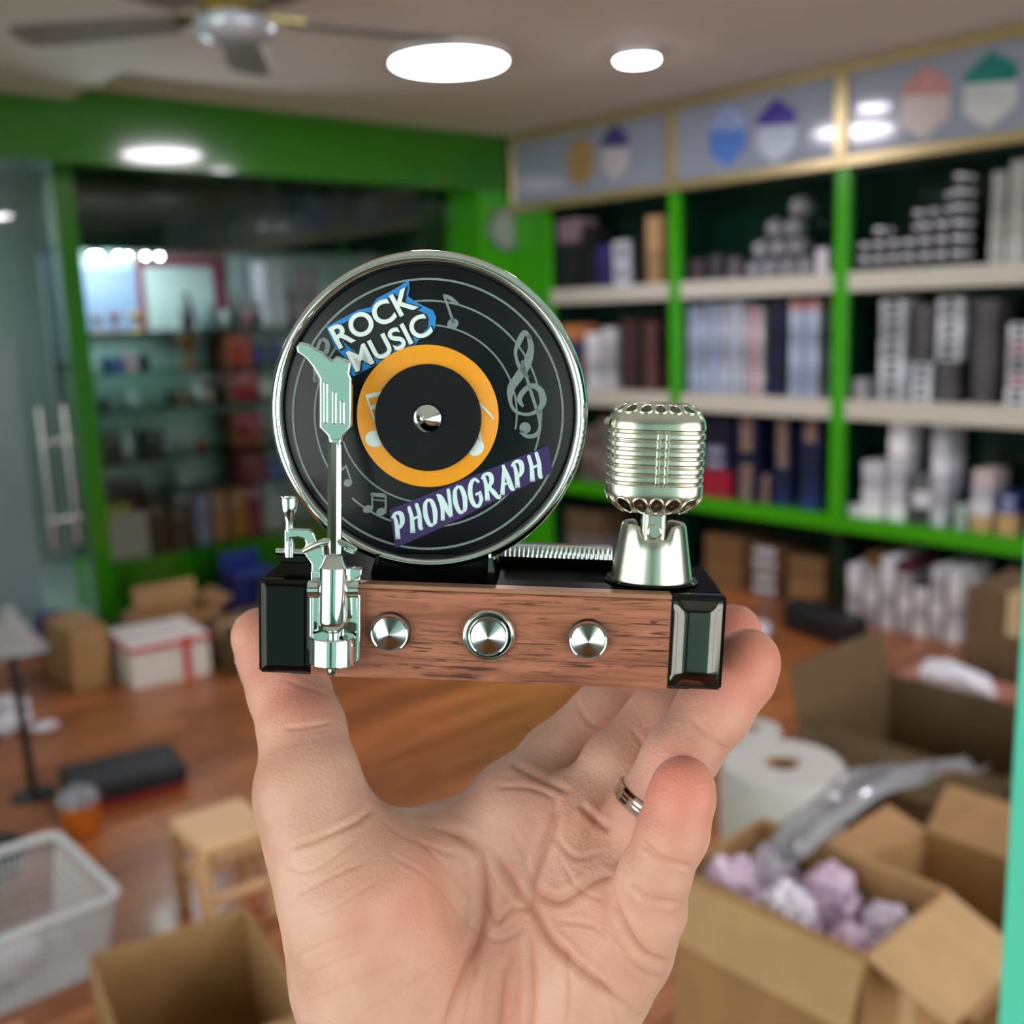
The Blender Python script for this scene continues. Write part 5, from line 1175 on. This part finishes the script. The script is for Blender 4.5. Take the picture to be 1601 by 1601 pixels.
# creases and folds of the palm, as grooves pressed into the skin
px = V[:, 0]*F_PX/V[:, 2]+800.5; py = V[:, 1]*F_PX/V[:, 2]+800.5
creases = [  # (points px, half width px, depth mm, depth range mm)
 ([(664, 1290), (712, 1303), (748, 1334), (756, 1382), (752, 1447), (734, 1504), (708, 1575), (690, 1640)], 11, 1.5),
 ([(745, 1303), (779, 1351), (805, 1390), (831, 1421), (858, 1465), (897, 1504), (945, 1548), (1012, 1600)], 9, 1.4),
 ([(871, 1246), (862, 1294), (845, 1338), (831, 1386), (833, 1421)], 10, 1.3),
 ([(831, 1386), (875, 1408), (928, 1376), (963, 1364)], 9, 1.0),
 ([(752, 1400), (775, 1440), (800, 1420), (831, 1421)], 6, .7),
 ([(743, 1504), (733, 1560), (720, 1620)], 7, .7), ([(790, 1500), (782, 1560), (776, 1640)], 8, .8), ([(826, 1450), (830, 1540), (828, 1640)], 8, .8),
 ([(880, 1470), (890, 1540), (885, 1620)], 8, .6), ([(930, 1520), (960, 1580), (970, 1640)], 7, .5),
 ([(957, 1400), (975, 1445), (1010, 1492), (1052, 1505)], 8, 1.2), ([(970, 1490), (1005, 1520), (1040, 1530)], 6, .6),
 ([(1000, 1312), (1034, 1342), (1090, 1357)], 6, .8), ([(978, 1377), (1015, 1404), (1074, 1413)], 7, .8), ([(985, 1366), (1020, 1395), (1074, 1400)], 4, .4),
 ([(1077, 1120), (1120, 1163), (1142, 1170)], 5, .5), ([(900, 1092), (920, 1128), (950, 1140)], 5, .35), ([(985, 1136), (1010, 1172)], 5, .3),
 ([(795, 1192), (840, 1215), (895, 1240)], 7, .8), ([(770, 1230), (830, 1232), (872, 1250)], 5, .5), ([(905, 1255), (930, 1280), (955, 1300)], 7, .9),
 ([(440, 1140), (480, 1137), (520, 1128)], 5, .45), ([(440, 1150), (480, 1146), (515, 1140)], 3, .25), ([(440, 1060), (480, 1075), (528, 1092)], 4, .25),
 ([(445, 1330), (500, 1310), (555, 1285), (585, 1262)], 6, .6), ([(440, 1355), (490, 1360), (560, 1310)], 4, .35), ([(450, 1410), (500, 1380), (575, 1345)], 4, .35), ([(450, 1440), (520, 1420), (600, 1370)], 4, .3),
 ([(455, 1500), (520, 1470), (590, 1440)], 4, .28), ([(470, 1530), (560, 1490), (640, 1450)], 4, .25), ([(480, 1570), (560, 1530), (650, 1490)], 4, .22), ([(560, 1590), (620, 1550), (690, 1500)], 4, .22),
 ([(585, 1262), (620, 1300), (690, 1330), (740, 1340)], 5, .4), ([(600, 1330), (680, 1380), (730, 1450)], 4, .25), ([(640, 1300), (700, 1360), (740, 1420)], 4, .3),
 ([(860, 1300), (900, 1340), (945, 1330)], 6, .5), ([(880, 1350), (905, 1390), (950, 1410)], 5, .4), ([(800, 1300), (820, 1340), (832, 1390)], 6, .5),
 ([(720, 1420), (740, 1450), (780, 1470), (826, 1450)], 5, .4), ([(870, 1440), (930, 1450), (990, 1500)], 5, .35),
]
front = np.clip((-N[:, 2]-.05)/.3, 0, 1); disp = np.zeros(len(V))
for pts, w, dep_ in creases:
    w = w*.8; sp = np.array(smooth_path(pts, 5)); d2 = np.full(len(V), 1e9)
    m_ = (px > sp[:, 0].min()-40) & (px < sp[:, 0].max()+40) & (py > sp[:, 1].min()-40) & (py < sp[:, 1].max()+40) & (front > 0)
    ii = np.nonzero(m_)[0]; best = np.full(len(ii), 1e9); tpar = np.zeros(len(ii))
    for s_ in range(len(sp)-1):
        a, b = sp[s_], sp[s_+1]; ab = b-a; t = np.clip(((px[ii]-a[0])*ab[0]+(py[ii]-a[1])*ab[1])/(ab@ab+1e-9), 0, 1)
        dd = (px[ii]-a[0]-ab[0]*t)**2+(py[ii]-a[1]-ab[1]*t)**2; u_ = dd < best; best[u_] = dd[u_]; tpar[u_] = (s_+t[u_])/(len(sp)-1)
    fade = np.clip(np.minimum(tpar, 1-tpar)*7, .0, 1)
    r2 = best/w**2
    g = (.65*np.exp(-r2)+.5*np.exp(-np.sqrt(r2)/.4))*dep_-np.exp(-((np.sqrt(best)-w*2.1)/w)**2)*dep_*.22
    disp[ii] += .8*g*fade*front[ii]
V = V-N*np.clip(disp, -.5, 1.9)[:, None]
# skin tint: rosier at the tips and pads
tips = [((412, 985, 265), 17, 1.), ((455, 1075, 262), 14, .7), ((1148, 985, 280), 17, 1.), ((1170, 1030, 256), 17, 1.), ((1130, 1100, 256), 14, .5), ((1069, 1225, 237), 15, 1.), ((1040, 1420, 240), 14, .2), ((650, 1420, 242), 18, .45), ((900, 1440, 250), 14, .35), ((900, 1270, 258), 12, .4), ((980, 1090, 278), 16, .5), ((800, 1560, 262), 14, .4)]
rosy = np.zeros(len(V))
for (a, b, d), r, s_ in tips: rosy = np.maximum(rosy, s_*np.exp(-((V-K(a, b, d))**2).sum(1)/r**2))
crease_shade = np.clip(disp/1.2, 0, 1)  # shade painted into the skin colour along the grooves
Wd = np.array([list(CX), list(-CY), list(CZ)])*.001
VW = V@Wd+np.array(CAM)
org = np.array(CAM)+K(745, 2100, 290)@Wd
me = bpy.data.meshes.new('hand'); me.from_pydata((VW-org).tolist(), [], Q.tolist()); me.update()
for nm, arr in (('rosy', rosy), ('crease', crease_shade)):
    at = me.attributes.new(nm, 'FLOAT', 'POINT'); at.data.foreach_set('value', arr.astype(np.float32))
me.polygons.foreach_set('use_smooth', [True]*len(me.polygons))
def skin():
    mt = bpy.data.materials.new('skin'); mt.use_nodes = True; MATS['skin'] = mt
    n = mt.node_tree.nodes; l = mt.node_tree.links; p = n['Principled BSDF']
    def col(c): return (*lin(c), 1)
    tc = n.new('ShaderNodeTexCoord'); nz = n.new('ShaderNodeTexNoise'); nz.inputs['Scale'].default_value = 60; nz.inputs['Detail'].default_value = 5
    l.new(tc.outputs['Object'], nz.inputs['Vector'])
    r = n.new('ShaderNodeValToRGB'); l.new(nz.outputs['Fac'], r.inputs[0]); e = r.color_ramp.elements
    e[0].position = .35; e[0].color = col((212, 156, 138)); e[1].position = .7; e[1].color = col((230, 183, 164))
    a1 = n.new('ShaderNodeAttribute'); a1.attribute_name = 'rosy'; a2 = n.new('ShaderNodeAttribute'); a2.attribute_name = 'crease'
    m1 = n.new('ShaderNodeMixRGB'); l.new(a1.outputs['Fac'], m1.inputs[0]); l.new(r.outputs[0], m1.inputs[1]); m1.inputs[2].default_value = col((226, 138, 120))
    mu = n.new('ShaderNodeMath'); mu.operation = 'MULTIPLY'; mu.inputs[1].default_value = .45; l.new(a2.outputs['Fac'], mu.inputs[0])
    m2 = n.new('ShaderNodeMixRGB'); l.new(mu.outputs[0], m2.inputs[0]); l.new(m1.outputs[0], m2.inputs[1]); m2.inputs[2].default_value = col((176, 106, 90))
    l.new(m2.outputs[0], p.inputs['Base Color']); p.inputs['Roughness'].default_value = .48
    p.inputs['Subsurface Weight'].default_value = .18; p.inputs['Subsurface Radius'].default_value = (1., .35, .2); p.inputs['Subsurface Scale'].default_value = .003
    v = n.new('ShaderNodeTexVoronoi'); v.inputs['Scale'].default_value = 1100; l.new(tc.outputs['Object'], v.inputs['Vector'])
    nf = n.new('ShaderNodeTexNoise'); nf.inputs['Scale'].default_value = 420; nf.inputs['Detail'].default_value = 6; nf.inputs['Distortion'].default_value = 1.2; l.new(tc.outputs['Object'], nf.inputs['Vector'])
    ad = n.new('ShaderNodeMath'); ad.operation = 'ADD'; l.new(v.outputs['Distance'], ad.inputs[0]); l.new(nf.outputs['Fac'], ad.inputs[1])
    bp = n.new('ShaderNodeBump'); bp.inputs['Strength'].default_value = .22; bp.inputs['Distance'].default_value = .0005; l.new(ad.outputs[0], bp.inputs['Height']); l.new(bp.outputs[0], p.inputs['Normal'])
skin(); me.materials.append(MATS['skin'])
hand = put('hand', me, None, org.tolist()); tag(hand, 'left hand with open palm holding up the miniature phonograph', 'hand')
mat('nail', (232, 190, 176), .25, var=.04, scale=200)
def nail(c, rad, nrm, along, w, h):
    """curved nail plate: centre in the camera frame (mm), outward normal, direction to the tip"""
    nrm = np.array(nrm, float); nrm /= np.linalg.norm(nrm); al = np.array(along, float); al -= nrm*(al@nrm); al /= np.linalg.norm(al); sd = np.cross(nrm, al); c = np.array(c, float)+nrm*rad
    def fn(u, v):
        a = (u-.5)*2; b_ = (v-.5)*2; s_ = math.sqrt(max(0, 1-.55*a*a)) if b_ > 0 else 1
        q = c+sd*(a*w)+al*(b_*h*s_)-nrm*(a*a*w*.42+max(0, b_)**2*.3)
        q = q@Wd+np.array(CAM)-org; return tuple(q)
    o = MB().grid(fn, 12, 12).build('fingernail', 'nail', hand, 80); md = o.modifiers.new('thick', 'SOLIDIFY'); md.thickness = .0005; md.offset = 0; return o
nail(K(412, 1002, 284), 7.6, (-.85, -.1, .5), (-.3, -1, 0), 5.2, 6.)
nail(K(1144, 992, 283), 7.0, (.72, .1, .7), (.6, -.75, .0), 5.0, 5.5)
nail(K(1164, 1040, 261), 7.9, (.5, .1, .85), (.55, -.8, .0), 5.2, 6.)
nail(K(1068, 1236, 241), 6.6, (.3, 0, .95), (.1, -1, .0), 4.4, 5.)
# ring on the ring finger
rc_ = K(1019, 1258, 259.7); rax = K(1064, 1182, 258)-K(1012, 1270, 260)
mat('ring_metal', (214, 200, 186), .16, 1., var=.04, scale=400)
pr = 58.5*260/F_PX
mb = MB().lathe([((pr-.5), -1.7), ((pr+.35), -1.9), ((pr+.75), -1.2), ((pr+.55), -.5), ((pr+.7), 0), ((pr+.55), .5), ((pr+.75), 1.2), ((pr+.35), 1.9), ((pr-.5), 1.7), ((pr-.5), -1.7)], (0, 0, 0), tuple(rax), 64, False)
wv = [np.array(v)@Wd for v in mb.v]; mb.v = [tuple(v) for v in wv]
ro = np.array(CAM)+rc_@Wd
ring = mb.build('finger_ring', 'ring_metal', None, 30, loc=ro.tolist()); tag(ring, 'plain silver band ring worn on the ring finger', 'ring')

# dark sleeve over the forearm, below the picture
mat('sleeve_cloth', (44, 50, 60), .85, var=.15, scale=90, bump=.3)
sl = [K(746, 2020, 286), K(750, 2300, 290), K(760, 2700, 280), K(780, 3400, 230)]
sp = smooth_path([tuple(p_) for p_ in sl], 8); pts = [Vector((np.array(p_)@Wd+np.array(CAM)-org).tolist()) for p_ in sp]
rr = [.0385+.0012*math.sin(i*1.7)+.0006*i for i in range(len(pts))]
MB().tube(pts, rr, 32).build('sleeve', 'sleeve_cloth', hand, 60)
